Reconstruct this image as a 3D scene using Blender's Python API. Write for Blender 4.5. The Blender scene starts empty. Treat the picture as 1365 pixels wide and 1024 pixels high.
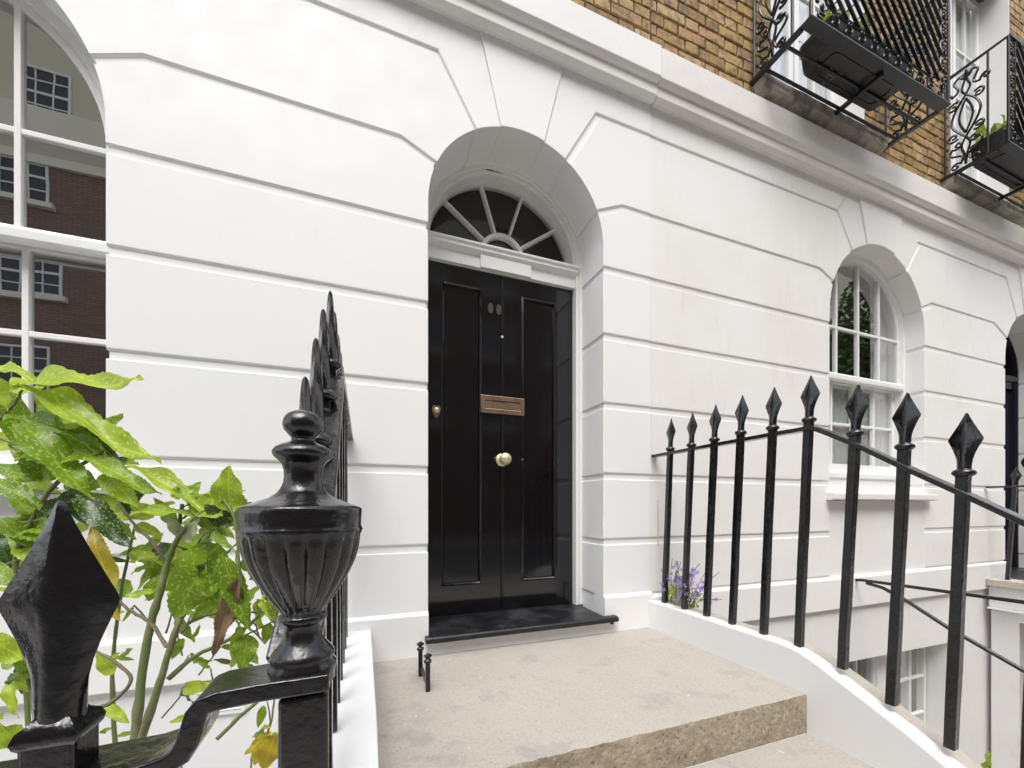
import bpy, bmesh, math, random
from mathutils import Vector, Matrix
from mathutils.geometry import tessellate_polygon
random.seed(7)
sc = bpy.context.scene
C = sc.collection
# ------------------------------------------------------------------ camera
# Everything is laid out in "units" of 2 m with the camera at the origin and the
# facade at y = 1; W() turns that into metres with the door landing at z = 0.
S = 2.0
Z0 = 0.728
def W(p): return Vector((p[0]*S, p[1]*S, p[2]*S + Z0))
YAW = math.atan(199/533.)
cam_d = bpy.data.cameras.new('camera'); cam = bpy.data.objects.new('camera', cam_d); C.objects.link(cam)
cam.location = W((0, 0, 0)); cam.rotation_euler = (math.radians(90), 0, -YAW)
cam_d.sensor_width = 36; cam_d.lens = 36*533/1365.; cam_d.shift_y = 164/1365.
cam_d.clip_start = 0.02; cam_d.clip_end = 400
sc.camera = cam
# ------------------------------------------------------------------ sky, sun, exposure
world = bpy.data.worlds.new("World"); sc.world = world; world.use_nodes = True
nt = world.node_tree; bg = nt.nodes['Background']
sky = nt.nodes.new('ShaderNodeTexSky'); sky.sky_type = 'NISHITA'; sky.sun_disc = False
SUN_EL, SUN_AZ = 60, 202          # azimuth measured clockwise from +Y
sky.sun_elevation = math.radians(SUN_EL); sky.sun_rotation = math.radians(SUN_AZ)
sky.dust_density = 3.0; sky.air_density = 1.0
hsv = nt.nodes.new('ShaderNodeHueSaturation'); hsv.inputs['Saturation'].default_value = 0.36
nt.links.new(sky.outputs[0], hsv.inputs['Color']); nt.links.new(hsv.outputs[0], bg.inputs['Color'])
bg.inputs['Strength'].default_value = 0.15
sd = bpy.data.lights.new('sun', 'SUN'); sun = bpy.data.objects.new('sun', sd); C.objects.link(sun)
sd.energy = .75; sd.angle = math.radians(38); sd.color = (1.0, 0.985, 0.96)
a = math.radians(SUN_AZ); e = math.radians(SUN_EL)
sdir = Vector((math.sin(a)*math.cos(e), math.cos(a)*math.cos(e), math.sin(e)))
sun.rotation_euler = sdir.to_track_quat('Z', 'Y').to_euler(); sun.location = (0, -6, 12)
sc.view_settings.view_transform = 'Standard'; sc.view_settings.look = 'None'
sc.view_settings.gamma = 1; sc.view_settings.use_curve_mapping = False
sc.view_settings.exposure = 1.30
sc.cycles.sample_clamp_indirect = 6; sc.render.engine = 'CYCLES'; sc.cycles.max_bounces = 8; sc.cycles.diffuse_bounces = 7

# ------------------------------------------------------------------ camera rays (used to set out plants)
F = 533.; CX = 682.5; CY = 676.
cs, sn = math.cos(YAW), math.sin(YAW)
def at(u, v, f):
    x = (u-CX)/F*f; z = (CY-v)/F*f
    return Vector((cs*x+sn*f, -sn*x+cs*f, z))
def pix(p):
    f = cs*p[1]+sn*p[0]; x = cs*p[0]-sn*p[1]
    if f < 0.02: return (-9999, -9999)
    return (CX+F*x/f, CY-F*p[2]/f)

# ------------------------------------------------------------------ materials
def mat(name, col, rough=0.6, metallic=0.0, noise=None, bump=None, bump2=None, spec=None, coat=0, stains=None, rvar=None):
    """noise=(scale, amount, colour2)  bump=(scale, strength, distance)"""
    m = bpy.data.materials.new(name); m.use_nodes = True
    n = m.node_tree.nodes; l = m.node_tree.links; b = n['Principled BSDF']
    b.inputs['Base Color'].default_value = (*col, 1); b.inputs['Roughness'].default_value = rough
    b.inputs['Metallic'].default_value = metallic
    if spec is not None: b.inputs['Specular IOR Level'].default_value = spec
    if coat: b.inputs['Coat Weight'].default_value = coat; b.inputs['Coat Roughness'].default_value = 0.08
    tc = n.new('ShaderNodeTexCoord'); src = tc.outputs['Object']
    last = None
    def layer(scale, lo, hi, colour, amount, stretch=None):
        nonlocal last
        t = n.new('ShaderNodeTexNoise'); t.inputs['Scale'].default_value = scale; t.inputs['Detail'].default_value = 6
        t.inputs['Roughness'].default_value = 0.62
        if stretch:
            mp = n.new('ShaderNodeMapping'); mp.inputs['Scale'].default_value = stretch
            l.new(src, mp.inputs[0]); l.new(mp.outputs[0], t.inputs['Vector'])
        else: l.new(src, t.inputs['Vector'])
        r = n.new('ShaderNodeMapRange'); r.inputs[1].default_value = lo; r.inputs[2].default_value = hi
        r.inputs[3].default_value = 0; r.inputs[4].default_value = amount
        l.new(t.outputs['Fac'], r.inputs[0])
        mx = n.new('ShaderNodeMix'); mx.data_type = 'RGBA'
        l.new(r.outputs[0], mx.inputs[0])
        if last is None: mx.inputs[6].default_value = (*col, 1)
        else: l.new(last, mx.inputs[6])
        mx.inputs[7].default_value = (*colour, 1)
        last = mx.outputs[2]
    for q in (noise or []): layer(*q)
    if last is not None: l.new(last, b.inputs['Base Color'])
    prev = None
    for bb in (bump, bump2):
        if bb:
            t = n.new('ShaderNodeTexNoise'); t.inputs['Scale'].default_value = bb[0]; t.inputs['Detail'].default_value = 5
            l.new(src, t.inputs['Vector'])
            bp = n.new('ShaderNodeBump'); bp.inputs['Strength'].default_value = bb[1]; bp.inputs['Distance'].default_value = bb[2]
            l.new(t.outputs['Fac'], bp.inputs['Height'])
            if prev is not None: l.new(prev, bp.inputs['Normal'])
            prev = bp.outputs[0]
    if prev is not None:
        l.new(prev, b.inputs['Normal'])
        if coat: l.new(prev, b.inputs['Coat Normal'])
    if rvar:
        t = n.new('ShaderNodeTexNoise'); t.inputs['Scale'].default_value = rvar[0]; t.inputs['Detail'].default_value = 4
        l.new(src, t.inputs['Vector'])
        r = n.new('ShaderNodeMapRange'); r.inputs[1].default_value = .35; r.inputs[2].default_value = .65
        r.inputs[3].default_value = rvar[1]; r.inputs[4].default_value = rvar[2]
        l.new(t.outputs['Fac'], r.inputs[0]); l.new(r.outputs[0], b.inputs['Roughness'])
    return m

STUCCO = mat('painted_stucco', (.81, .81, .81), .5, noise=[(1.6, .45, .75, (.80, .80, .795), .2), (26, .62, .72, (.73, .72, .70), .25, (1, 1, .25))],
             bump=(140, .10, .002), bump2=(5, .10, .006), rvar=(9, .5, .66))
STUCCO_OLD = mat('older_painted_stucco', (.80, .79, .775), .6,
                 noise=[(1.3, .42, .7, (.70, .68, .64), .6), (14, .60, .74, (.60, .56, .50), .35, (1, 1, .22)), (60, .66, .74, (.55, .5, .45), .35)],
                 bump=(120, .16, .002), bump2=(6, .2, .008))
CORN = mat('string_course_paint', (.79, .785, .77), .6, noise=[(2.2, .5, .75, (.72, .70, .67), .45), (70, .64, .72, (.42, .40, .37), .35, (1, 1, .6))],
           bump=(110, .2, .002), bump2=(9, .3, .008))
CORN_OLD = mat('weathered_string_course_paint', (.76, .745, .72), .65, noise=[(2.2, .45, .7, (.66, .64, .60), .5), (55, .62, .70, (.34, .32, .29), .45, (1, 1, .5))],
           bump=(110, .25, .002), bump2=(9, .4, .010))
WOODW = mat('white_gloss_timber', (.80, .80, .785), .3, noise=[(12, .55, .75, (.74, .73, .70), .4)], bump=(60, .10, .001))
IRON = mat('black_gloss_iron_paint', (.0050, .0050, .0062), .24, noise=[(34, .60, .72, (.020, .019, .018), .6)], bump=(34, .34, .005), bump2=(120, .42, .0018), coat=.35, rvar=(30, .12, .32))
IRON_F = mat('thin_black_iron_paint', (.009, .010, .011), .34, noise=[(40, .6, .7, (.06, .055, .05), .5)], bump=(60, .4, .003))
DOORM = mat('black_gloss_door_paint', (.0032, .0028, .0040), .10, noise=[(2, .5, .8, (.006, .005, .008), .5)], coat=.5)
n_ = DOORM.node_tree.nodes; l_ = DOORM.node_tree.links
tc = n_.new('ShaderNodeTexCoord'); mp = n_.new('ShaderNodeMapping'); mp.inputs['Scale'].default_value = (34, 34, 2.2)
tx = n_.new('ShaderNodeTexNoise'); tx.inputs['Scale'].default_value = 1.6; tx.inputs['Detail'].default_value = 6
l_.new(tc.outputs['Object'], mp.inputs[0]); l_.new(mp.outputs[0], tx.inputs['Vector'])
bp = n_.new('ShaderNodeBump'); bp.inputs['Strength'].default_value = .16; bp.inputs['Distance'].default_value = .0016
l_.new(tx.outputs['Fac'], bp.inputs['Height']); l_.new(bp.outputs[0], n_['Principled BSDF'].inputs['Normal'])
DOORB = mat('dark_door_paint', (.012, .013, .02), .2, bump=(20, .2, .003))
SLATE = mat('black_painted_doorstep', (.008, .0085, .011), .42, noise=[(7, .5, .72, (.045, .045, .05), .8), (60, .64, .72, (.12, .12, .12), .4)], bump=(70, .2, .002), rvar=(8, .3, .55))
STONE = mat('worn_portland_stone', (.42, .39, .345), .85, noise=[(2.3, .42, .72, (.36, .33, .29), .6), (5.5, .56, .68, (.27, .26, .25), .5), (120, .5, .72, (.27, .23, .18), .6), (70, .62, .70, (.16, .13, .10), .6), (34, .675, .70, (.74, .72, .69), .6)],
            bump=(160, .35, .002), bump2=(22, .35, .006))
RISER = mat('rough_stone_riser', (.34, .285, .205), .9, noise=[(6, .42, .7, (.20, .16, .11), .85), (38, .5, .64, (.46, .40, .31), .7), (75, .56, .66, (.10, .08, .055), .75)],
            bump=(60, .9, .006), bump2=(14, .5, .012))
COPE = mat('bare_coping_stone', (.52, .48, .41), .85, noise=[(7, .45, .7, (.38, .34, .28), .7), (40, .6, .72, (.26, .23, .19), .6)], bump=(90, .5, .003))
BRASS = mat('aged_brass', (.40, .29, .20), .34, metallic=.85, noise=[(30, .5, .7, (.20, .12, .08), .7)], bump=(60, .15, .001))
BRASSK = mat('polished_pale_brass', (.74, .64, .42), .42, metallic=.6, noise=[(40, .55, .7, (.5, .4, .22), .5)])
BRONZE = mat('dull_bronze', (.075, .052, .036), .5, metallic=.4)
MORTAR = mat('sooty_mortar', (.15, .125, .095), .95, noise=[(9, .45, .7, (.09, .075, .06), .7)], bump=(90, .6, .004))
SILLST = mat('mossy_stone_sill', (.36, .33, .28), .9, noise=[(9, .45, .65, (.13, .115, .085), .85), (50, .6, .7, (.05, .05, .04), .8)], bump=(60, .6, .006))
PLAST = mat('black_plastic', (.022, .021, .022), .42, bump=(30, .1, .002), noise=[(10, .5, .7, (.05, .047, .045), .6)])
CHALK = mat('pale_scratched_plastic', (.16, .15, .13), .7)
ROOM = mat('dark_room', (.045, .042, .038), .9)
ROOML = mat('pale_room', (.42, .41, .38), .9)
VENT = mat('white_plastic', (.78, .78, .77), .4)
CONC = mat('area_paving', (.45, .43, .40), .9, noise=[(4, .4, .7, (.36, .34, .31), .7)], bump=(60, .4, .004))
ASPH = mat('asphalt', (.18, .18, .175), .9, bump=(200, .6, .004), noise=[(3, .4, .7, (.07, .07, .07), .6)])
PAVE = mat('york_stone_paving', (.42, .39, .35), .9, noise=[(3, .4, .7, (.33, .31, .28), .7)], bump=(60, .4, .003))

def glass_mat(name, tint, refl=1.0, rough=0.0):
    m = bpy.data.materials.new(name); m.use_nodes = True; n = m.node_tree.nodes; l = m.node_tree.links
    n.remove(n['Principled BSDF']); out = n['Material Output']
    t = n.new('ShaderNodeBsdfTransparent'); t.inputs[0].default_value = (*tint, 1)
    g = n.new('ShaderNodeBsdfGlossy'); g.inputs['Roughness'].default_value = rough; g.inputs['Color'].default_value = (1, 1, 1, 1)
    lw = n.new('ShaderNodeLayerWeight'); lw.inputs['Blend'].default_value = .5
    pw = n.new('ShaderNodeMath'); pw.operation = 'POWER'; pw.inputs[1].default_value = 5; l.new(lw.outputs['Facing'], pw.inputs[0])
    tc = n.new('ShaderNodeTexCoord'); tx = n.new('ShaderNodeTexNoise'); tx.inputs['Scale'].default_value = 2.2
    l.new(tc.outputs['Object'], tx.inputs['Vector'])
    bp = n.new('ShaderNodeBump'); bp.inputs['Strength'].default_value = .05; bp.inputs['Distance'].default_value = .01
    l.new(tx.outputs['Fac'], bp.inputs['Height']); l.new(bp.outputs[0], g.inputs['Normal'])
    ml = n.new('ShaderNodeMath'); ml.operation = 'MULTIPLY_ADD'; ml.inputs[1].default_value = 1-refl; ml.inputs[2].default_value = refl; ml.use_clamp = True
    l.new(pw.outputs[0], ml.inputs[0])
    mx = n.new('ShaderNodeMixShader'); l.new(ml.outputs[0], mx.inputs[0]); l.new(t.outputs[0], mx.inputs[1]); l.new(g.outputs[0], mx.inputs[2])
    l.new(mx.outputs[0], out.inputs[0]); return m
GLASS = glass_mat('window_glass', (.93, .95, .94), .32)
GLASSD = glass_mat('fanlight_glass', (.85, .85, .83), .05)

def brick_mat():
    m = mat('london_stock_brick', (.4, .28, .13), .9, bump=(55, .8, .005), bump2=(14, .4, .008))
    n = m.node_tree.nodes; l = m.node_tree.links
    oi = n.new('ShaderNodeObjectInfo'); tc = n.new('ShaderNodeTexCoord')
    geo = n.new('ShaderNodeNewGeometry')
    wn = n.new('ShaderNodeTexWhiteNoise'); wn.noise_dimensions = '1D'
    ad = n.new('ShaderNodeMath'); ad.operation = 'ADD'
    l.new(oi.outputs['Random'], ad.inputs[0]); l.new(geo.outputs['Random Per Island'], ad.inputs[1]); l.new(ad.outputs[0], wn.inputs['W'])
    cr = n.new('ShaderNodeValToRGB'); l.new(wn.outputs['Value'], cr.inputs[0])
    e = cr.color_ramp.elements
    e[0].position = 0; e[0].color = (.27, .17, .075, 1); e[1].position = 1; e[1].color = (.50, .37, .19, 1)
    for p, c in ((.2, (.46, .31, .11, 1)), (.45, (.38, .25, .09, 1)), (.62, (.49, .33, .16, 1)), (.8, (.42, .25, .13, 1))):
        q = e.new(p); q.color = c
    ns = n.new('ShaderNodeTexNoise'); ns.inputs['Scale'].default_value = 16; ns.inputs['Detail'].default_value = 7; ns.inputs['Roughness'].default_value = .7
    gp = n.new('ShaderNodeVectorMath'); gp.operation = 'ADD'
    sc3 = n.new('ShaderNodeVectorMath'); sc3.operation = 'SCALE'; sc3.inputs['Scale'].default_value = 37
    l.new(wn.outputs['Color'], sc3.inputs[0]); l.new(tc.outputs['Object'], gp.inputs[0]); l.new(sc3.outputs[0], gp.inputs[1])
    l.new(gp.outputs[0], ns.inputs['Vector'])
    r = n.new('ShaderNodeMapRange'); r.inputs[1].default_value = .44; r.inputs[2].default_value = .62; r.inputs[4].default_value = .85
    l.new(ns.outputs['Fac'], r.inputs[0])
    mx = n.new('ShaderNodeMix'); mx.data_type = 'RGBA'; l.new(r.outputs[0], mx.inputs[0]); l.new(cr.outputs[0], mx.inputs[6]); mx.inputs[7].default_value = (.13, .095, .055, 1)
    l.new(mx.outputs[2], n['Principled BSDF'].inputs['Base Color'])
    return m
BRICK = brick_mat()

# ------------------------------------------------------------------ mesh helpers
ORIG = {}
def org(o): return ORIG.get(o.name, Vector((0, 0, 0))) if o is not None else Vector((0, 0, 0))
def tag(o, label=None, cat=None, group=None, kind=None):
    if label: o['label'] = label
    if cat: o['category'] = cat
    if group: o['group'] = group
    if kind: o['kind'] = kind
    return o
def empty(name, p, label=None, cat=None, group=None):
    o = bpy.data.objects.new(name, None); C.objects.link(o); o.location = W(p); o.empty_display_size = .1
    ORIG[o.name] = W(p); return tag(o, label, cat, group)
class MB:
    def __init__(s): s.v = []; s.f = []; s.m = []
    def add(s, vs, fs, mi=0):
        b = len(s.v); s.v += [Vector(v) for v in vs]; s.f += [tuple(i+b for i in f) for f in fs]; s.m += [mi]*len(fs); return s
    def box(s, x0, x1, y0, y1, z0, z1, mi=0):
        return s.add([(x0,y0,z0),(x1,y0,z0),(x1,y1,z0),(x0,y1,z0),(x0,y0,z1),(x1,y0,z1),(x1,y1,z1),(x0,y1,z1)],
                     [(0,3,2,1),(4,5,6,7),(0,1,5,4),(1,2,6,5),(2,3,7,6),(3,0,4,7)], mi)
    def loops(s, loops, cap=True, closed=False, mi=0):
        """skin a list of equally long closed loops"""
        n = len(loops[0]); vs = [p for L in loops for p in L]; fs = []
        k = len(loops)
        for i in range(k if closed else k-1):
            a = i*n; b = ((i+1) % k)*n
            for j in range(n):
                j2 = (j+1) % n; fs.append((a+j, a+j2, b+j2, b+j))
        if cap and not closed:
            fs.append(tuple(range(n-1, -1, -1))); fs.append(tuple((k-1)*n+j for j in range(n)))
        return s.add(vs, fs, mi)
    def extr_x(s, prof, x0, x1, mi=0):       # prof: (y,z)
        return s.loops([[(x0, y, z) for y, z in prof], [(x1, y, z) for y, z in prof]], mi=mi)
    def tube(s, path, r, n=8, mi=0, flat=None, up=None):
        """round tube; r number or list; flat=(w,h) rectangular bar"""
        path = [Vector(p) for p in path]; L = []
        ref = Vector(up) if up is not None else None
        for i, p in enumerate(path):
            t = (path[min(i+1, len(path)-1)]-path[max(i-1, 0)]).normalized()
            if up is not None: a = t.cross(ref)
            else:
                if ref is None: ref = Vector((0, 0, 1)) if abs(t.z) < .9 else Vector((1, 0, 0))
                a = t.cross(ref)
            if a.length < 1e-6: a = t.cross(Vector((1, 0, 0)))
            a.normalize(); b = a.cross(t).normalized()
            if up is None: ref = b
            if flat:
                w, h = flat[0]/2, flat[1]/2
                L.append([p+a*w+b*h, p-a*w+b*h, p-a*w-b*h, p+a*w-b*h])
            else:
                rr = r[i] if isinstance(r, (list, tuple)) else r
                L.append([p+a*rr*math.cos(2*math.pi*k/n)+b*rr*math.sin(2*math.pi*k/n) for k in range(n)])
        return s.loops(L, mi=mi)
    def lathe(s, prof, c, n=24, mi=0, axis='z', mod=None):
        L = []
        for r, h in prof:
            ring = []
            for k in range(n):
                a = 2*math.pi*k/n; rr = r*(mod(a, h) if mod else 1)
                if axis == 'z': ring.append((c[0]+rr*math.cos(a), c[1]+rr*math.sin(a), c[2]+h))
                else: ring.append((c[0]+rr*math.cos(a), c[1]-h, c[2]+rr*math.sin(a)))
            L.append(ring)
        return s.loops(L, mi=mi)
    def plate(s, outer, holes, y0, y1, mi=0):   # outer/holes lists of (x,z); solid between y0,y1
        allp = [[Vector((p[0], p[1], 0)) for p in L] for L in [outer]+holes]
        tris = tessellate_polygon(allp); flat = [p for L in allp for p in L]; n = len(flat)
        vs = [(p.x, y0, p.y) for p in flat]+[(p.x, y1, p.y) for p in flat]
        fs = [t for t in tris]+[tuple(i+n for i in reversed(t)) for t in tris]
        b = 0
        for L in allp:
            m_ = len(L)
            for j in range(m_):
                a_, c_ = b+j, b+(j+1) % m_; fs.append((a_, c_, c_+n, a_+n))
            b += m_
        return s.add(vs, fs, mi)
    def build(s, name, mats, parent=None, smooth=None, bevel=None, label=None, cat=None, group=None, kind=None, base=None):
        me = bpy.data.meshes.new(name)
        o = bpy.data.objects.new(name, me)
        if parent is not None: o0 = org(parent)
        else:
            if base is None:
                xs = [v.x for v in s.v]; ys = [v.y for v in s.v]; zs = [v.z for v in s.v]
                base = ((min(xs)+max(xs))/2, (min(ys)+max(ys))/2, min(zs))
            o0 = W(base); o.location = o0
        me.from_pydata([tuple(W(v)-o0) for v in s.v], [], s.f)
        if not isinstance(mats, (list, tuple)): mats = [mats]
        for m in mats: me.materials.append(m)
        for p, mi in zip(me.polygons, s.m): p.material_index = mi
        bm = bmesh.new(); bm.from_mesh(me); bmesh.ops.recalc_face_normals(bm, faces=bm.faces); bm.to_mesh(me); bm.free()
        if smooth is not None:
            for p in me.polygons: p.use_smooth = True
            me.set_sharp_from_angle(angle=math.radians(smooth))
        C.objects.link(o)
        if parent is not None: o.parent = parent
        ORIG[o.name] = o0
        if bevel:
            md = o.modifiers.new('bevel', 'BEVEL'); md.width = bevel; md.segments = 2; md.limit_method = 'ANGLE'; md.angle_limit = math.radians(32)
            if smooth is not None: md.harden_normals = True
        return tag(o, label, cat, group, kind)
def arc(c, zc, R, a0, a1, n):
    return [(c+R*math.cos(math.radians(a0+(a1-a0)*i/n)), zc+R*math.sin(math.radians(a0+(a1-a0)*i/n))) for i in range(n+1)]
def offset_poly(P, d):
    """P counter-clockwise, d[i] = inward distance of edge i (P[i]->P[i+1])"""
    n = len(P); out = []
    for i in range(n):
        a, b, c = Vector(P[i-1]), Vector(P[i]), Vector(P[(i+1) % n]); d1, d2 = d[i-1], d[i]
        t1 = (b-a).normalized(); t2 = (c-b).normalized(); n1 = Vector((-t1.y, t1.x)); n2 = Vector((-t2.y, t2.x))
        cr = t1.x*t2.y-t1.y*t2.x
        if abs(cr) < .02: out.append(b+n2*max(d1, d2) if max(d1, d2) else b); continue
        p1 = b+n1*d1; p2 = b+n2*d2; q = p2-p1
        k = (q.x*t2.y-q.y*t2.x)/cr; out.append(p1+t1*k)
    return [(p.x, p.y) for p in out]

# ------------------------------------------------------------------ the ground
def slab(name, x0, x1, y0, y1, z0, z1, m, **k): return MB().box(x0, x1, y0, y1, z0, z1).build(name, m, **k)
slab('pavement', -60, 60, -1.0, .185, -.70, -.60, PAVE, kind='structure')
slab('road', -60, 60, -4.0, -1.0, -.75, -.665, ASPH, kind='structure')
slab('far_pavement', -60, 60, -60, -4.0, -.70, -.60, PAVE, kind='structure')
slab('area_floor', -6, 8, .185, 1.3, -1.60, -1.52, CONC, kind='structure')
slab('ground', -60, 60, 2.9, 60, -.75, -.62, CONC, kind='structure')
slab('area_retaining_wall', -6, .0, .15, .25, -1.52, -.14-.04, STUCCO_OLD, label='white retaining wall under the front railings beside the steps', cat='wall')
slab('area_retaining_wall', .90, 2.79, .15, .25, -1.52, -.61, STUCCO_OLD, label='white retaining wall at the street edge of the neighbouring basement area', cat='wall')

# ------------------------------------------------------------------ facades
G = [-.261, -.095, .098, .305, .507, .703, .898, 1.141]
TOP = 1.232; GAP = .0165; CH = .0038; REC = .0044
class Op:
    def __init__(s, c, R, zc, A, B, K, zb): s.c, s.R, s.zc, s.A, s.B, s.K, s.zb = c, R, zc, A, B, K, zb
LW = Op(-.780, .3135, .748, 22, 56, 73.5, .028)
DR = Op(.405, .2530, .759, 23.5, 59, 75.7, -.40)
RW = Op(1.978, .3135, .748, 22, 56, 73.5, .028)
D2 = Op(3.239, .2530, .742, 23.5, 59, 75.7, -.44)
def ray_at(o, ang, z):
    r = (z-o.zc)/math.sin(math.radians(ang)); return (o.c+r*math.cos(math.radians(ang)), z)
def side_pts(o, k, sgn):
    """boundary of course k on one side of opening o, from bottom to top. sgn +1: the bay lies right of o"""
    m = lambda P: [(o.c+sgn*(x-o.c), z) for x, z in P]
    zb, zt = G[k], (G[k+1] if k < 7 else TOP)
    if k <= 4: return m([(o.c+o.R, zb), (o.c+o.R, zt)]), []
    if k == 5: return m([(o.c+o.R, zb)]+arc(o.c, o.zc, o.R, 0, o.A, 9)), m([ray_at(o, o.A, zt)])
    if k == 6: return m(arc(o.c, o.zc, o.R, o.A, o.B, 12)), m([ray_at(o, o.B, zt)])
def bay_blocks(parent, L, R_, xl, xr, material, yf=1.0):
    """L/R_: openings bounding the bay (or None with party line xl/xr)"""
    for k in range(8):
        zb = G[k]; zt = G[k+1] if k < 7 else TOP
        if L and not R_ and zt <= .031 and L in (): pass
        P = []; kind = []
        def addp(p, kd): P.append(p); kind.append(kd)     # kd: kind of the edge that STARTS at p
        # bottom edge left->right, right side up, top edge right->left, left side down
        if k < 7:
            lo, lt = side_pts(L, k, 1) if L else ([(xl, zb), (xl, zt)], [])
            ro, rt = side_pts(R_, k, -1) if R_ else ([(xr, zb), (xr, zt)], [])
            # bottom start point(s)
            lbot = [ray_at(L, L.A, zb)] if (L and k == 6) else []
            rbot = [(2*R_.c-ray_at(R_, R_.A, zb)[0], zb)] if (R_ and k == 6) else []
            addp(lo[0], 'bot')
            for p in lbot: addp(p, 'bot')
            for p in rbot: addp(p, 'bot')
            for i, p in enumerate(ro): addp(p, 'free' if i < len(ro)-1 else 'top')
            for p in rt: addp(p, 'top')
            for p in reversed(lt): addp(p, 'top')
            for i, p in enumerate(reversed(lo)): addp(p, 'free')
            P.pop(); kind.pop()                          # last equals first
        else:
            if L:
                a_ = arc(L.c, L.zc, L.R, L.B, L.K, 6)
                addp(a_[0], 'bot'); addp(ray_at(L, L.B, zb), 'bot')
            else: addp((xl, zb), 'bot')
            if R_:
                addp((2*R_.c-ray_at(R_, R_.B, zb)[0], zb), 'bot')
                b_ = [(2*R_.c-x, z) for x, z in arc(R_.c, R_.zc, R_.R, R_.B, R_.K, 6)]
                for i, p in enumerate(b_): addp(p, 'free')
                addp((2*R_.c-ray_at(R_, R_.K, TOP)[0], TOP), 'free')
            else:
                addp((xr, zb), 'free'); addp((xr, TOP), 'free')
            if L:
                addp((ray_at(L, L.K, TOP)[0], TOP), 'free')
                for p in list(reversed(a_))[:-1]: addp(p, 'free')
            else: addp((xl, TOP), 'free')
        d = [GAP if q == 'top' else 0 for q in kind]
        d[kind.index('free')] = d[kind.index('free')]
        # party ends keep a hair-line joint
        B1 = offset_poly(P, d)
        B0 = offset_poly(P, [x+(CH if q == 'bot' and (k > 0) else 0) for x, q in zip(d, kind)])
        mb = MB()
        loops = [[(x, yf, z) for x, z in B0], [(x, yf+CH*.9, z) for x, z in B1], [(x, 1.126, z) for x, z in B1]]
        n = len(P); vs = [p for Lp in loops for p in Lp]; fs = []
        for i in range(2):
            for j in range(n): fs.append((i*n+j, i*n+(j+1) % n, (i+1)*n+(j+1) % n, (i+1)*n+j))
        for base, y in ((0, 0), (2*n, 1)):
            for t in tessellate_polygon([[Vector((vs[base+i][0], vs[base+i][2], 0)) for i in range(n)]]): fs.append(tuple(base+i for i in t))
        mb.add(vs, fs)
        o = mb.build('stucco_block', material, parent, smooth=28)
        bm = bmesh.new(); bm.from_mesh(o.data); bmesh.ops.dissolve_limit(bm, angle_limit=.01, verts=bm.verts, edges=bm.edges); bm.to_mesh(o.data); bm.free()
        md = o.modifiers.new('bevel', 'BEVEL'); md.width = .004; md.segments = 2; md.limit_method = 'ANGLE'; md.angle_limit = math.radians(30); md.harden_normals = True
def keystone(parent, o, material):
    a_ = arc(o.c, o.zc, o.R, o.K, 180-o.K, 8)
    x1 = ray_at(o, o.K, TOP)[0]; P = [(x1, TOP+.001), (2*o.c-x1, TOP+.001)]+[(x, z) for x, z in reversed(a_)]
    MB().plate(P, [], .9965, 1.126).build('keystone', material, parent, smooth=28, bevel=.003)
def hole(o, g=0):
    return [(o.c-o.R-g, o.zb-g)]+[(o.c+o.R+g, o.zb-g)]+arc(o.c, o.zc, o.R+g, 0, 180, 44)
def hole_clipped(o, g, zmin): return [(o.c-o.R-g, zmin)]+[(o.c+o.R+g, zmin)]+arc(o.c, o.zc, o.R+g, 0, 180, 44)

house1 = empty('terraced_house', (.405, 1.3, -.364), 'freshly painted white stucco house around the open black front door steps', 'house')
house2 = empty('terraced_house', (2.2, 1.3, -.40), 'older white stucco neighbouring house beyond the right hand railing, with balconies above', 'house')
PARTY = .829
house3 = empty('terraced_house', (5.0, 1.3, -.44), 'continuation of the white stucco terrace past the right edge of the view', 'house')
RW3 = Op(4.812, .3135, .748, 22, 56, 73.5, .028)
bay_blocks(house1, None, LW, -1.93, 0, STUCCO)
bay_blocks(house1, LW, DR, 0, 0, STUCCO)
bay_blocks(house1, DR, None, 0, PARTY, STUCCO)
bay_blocks(house2, None, RW, PARTY+.0012, 0, STUCCO_OLD, 1.0022)
bay_blocks(house2, RW, D2, 0, 0, STUCCO_OLD, 1.0022)
bay_blocks(house2, D2, None, 0, 3.66, STUCCO_OLD, 1.0022)
bay_blocks(house3, None, RW3, 3.6612, 0, STUCCO_OLD, 1.0022)
bay_blocks(house3, RW3, None, 0, 6.5, STUCCO_OLD, 1.0022)
keystone(house3, RW3, STUCCO_OLD)
for o_ in (LW, DR): keystone(house1, o_, STUCCO)
for o_ in (RW, D2): keystone(house2, o_, STUCCO_OLD)
# recessed backing wall seen in the channel joints
MB().plate([(-1.93, -1.55), (PARTY-.0005, -1.55), (PARTY-.0005, TOP+.02), (-1.93, TOP+.02)],
           [hole(LW, REC*.9), [(-.70, -.90), (-.07, -.90), (-.07, -.575), (-.70, -.565)], hole_clipped(DR, REC*.9, -.41)], 1.0+REC, 1.124).build('wall', STUCCO, house1, smooth=28)
MB().plate([(PARTY+.0005, -1.55), (3.66, -1.55), (3.66, TOP+.02), (PARTY+.0005, TOP+.02)],
           [hole(RW, REC*.9), [(1.62, -1.15), (2.50, -1.15), (2.50, -.615), (1.62, -.605)], hole_clipped(D2, REC*.9, -.43)], 1.0+REC+.002, 1.124).build('wall', STUCCO_OLD, house2, smooth=28)
MB().plate([(3.6605, -1.55), (6.5, -1.55), (6.5, TOP+.02), (3.6605, TOP+.02)], [hole(RW3, REC*.9)], 1.0+REC+.002, 1.124).build('wall', STUCCO_OLD, house3, smooth=28)
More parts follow.
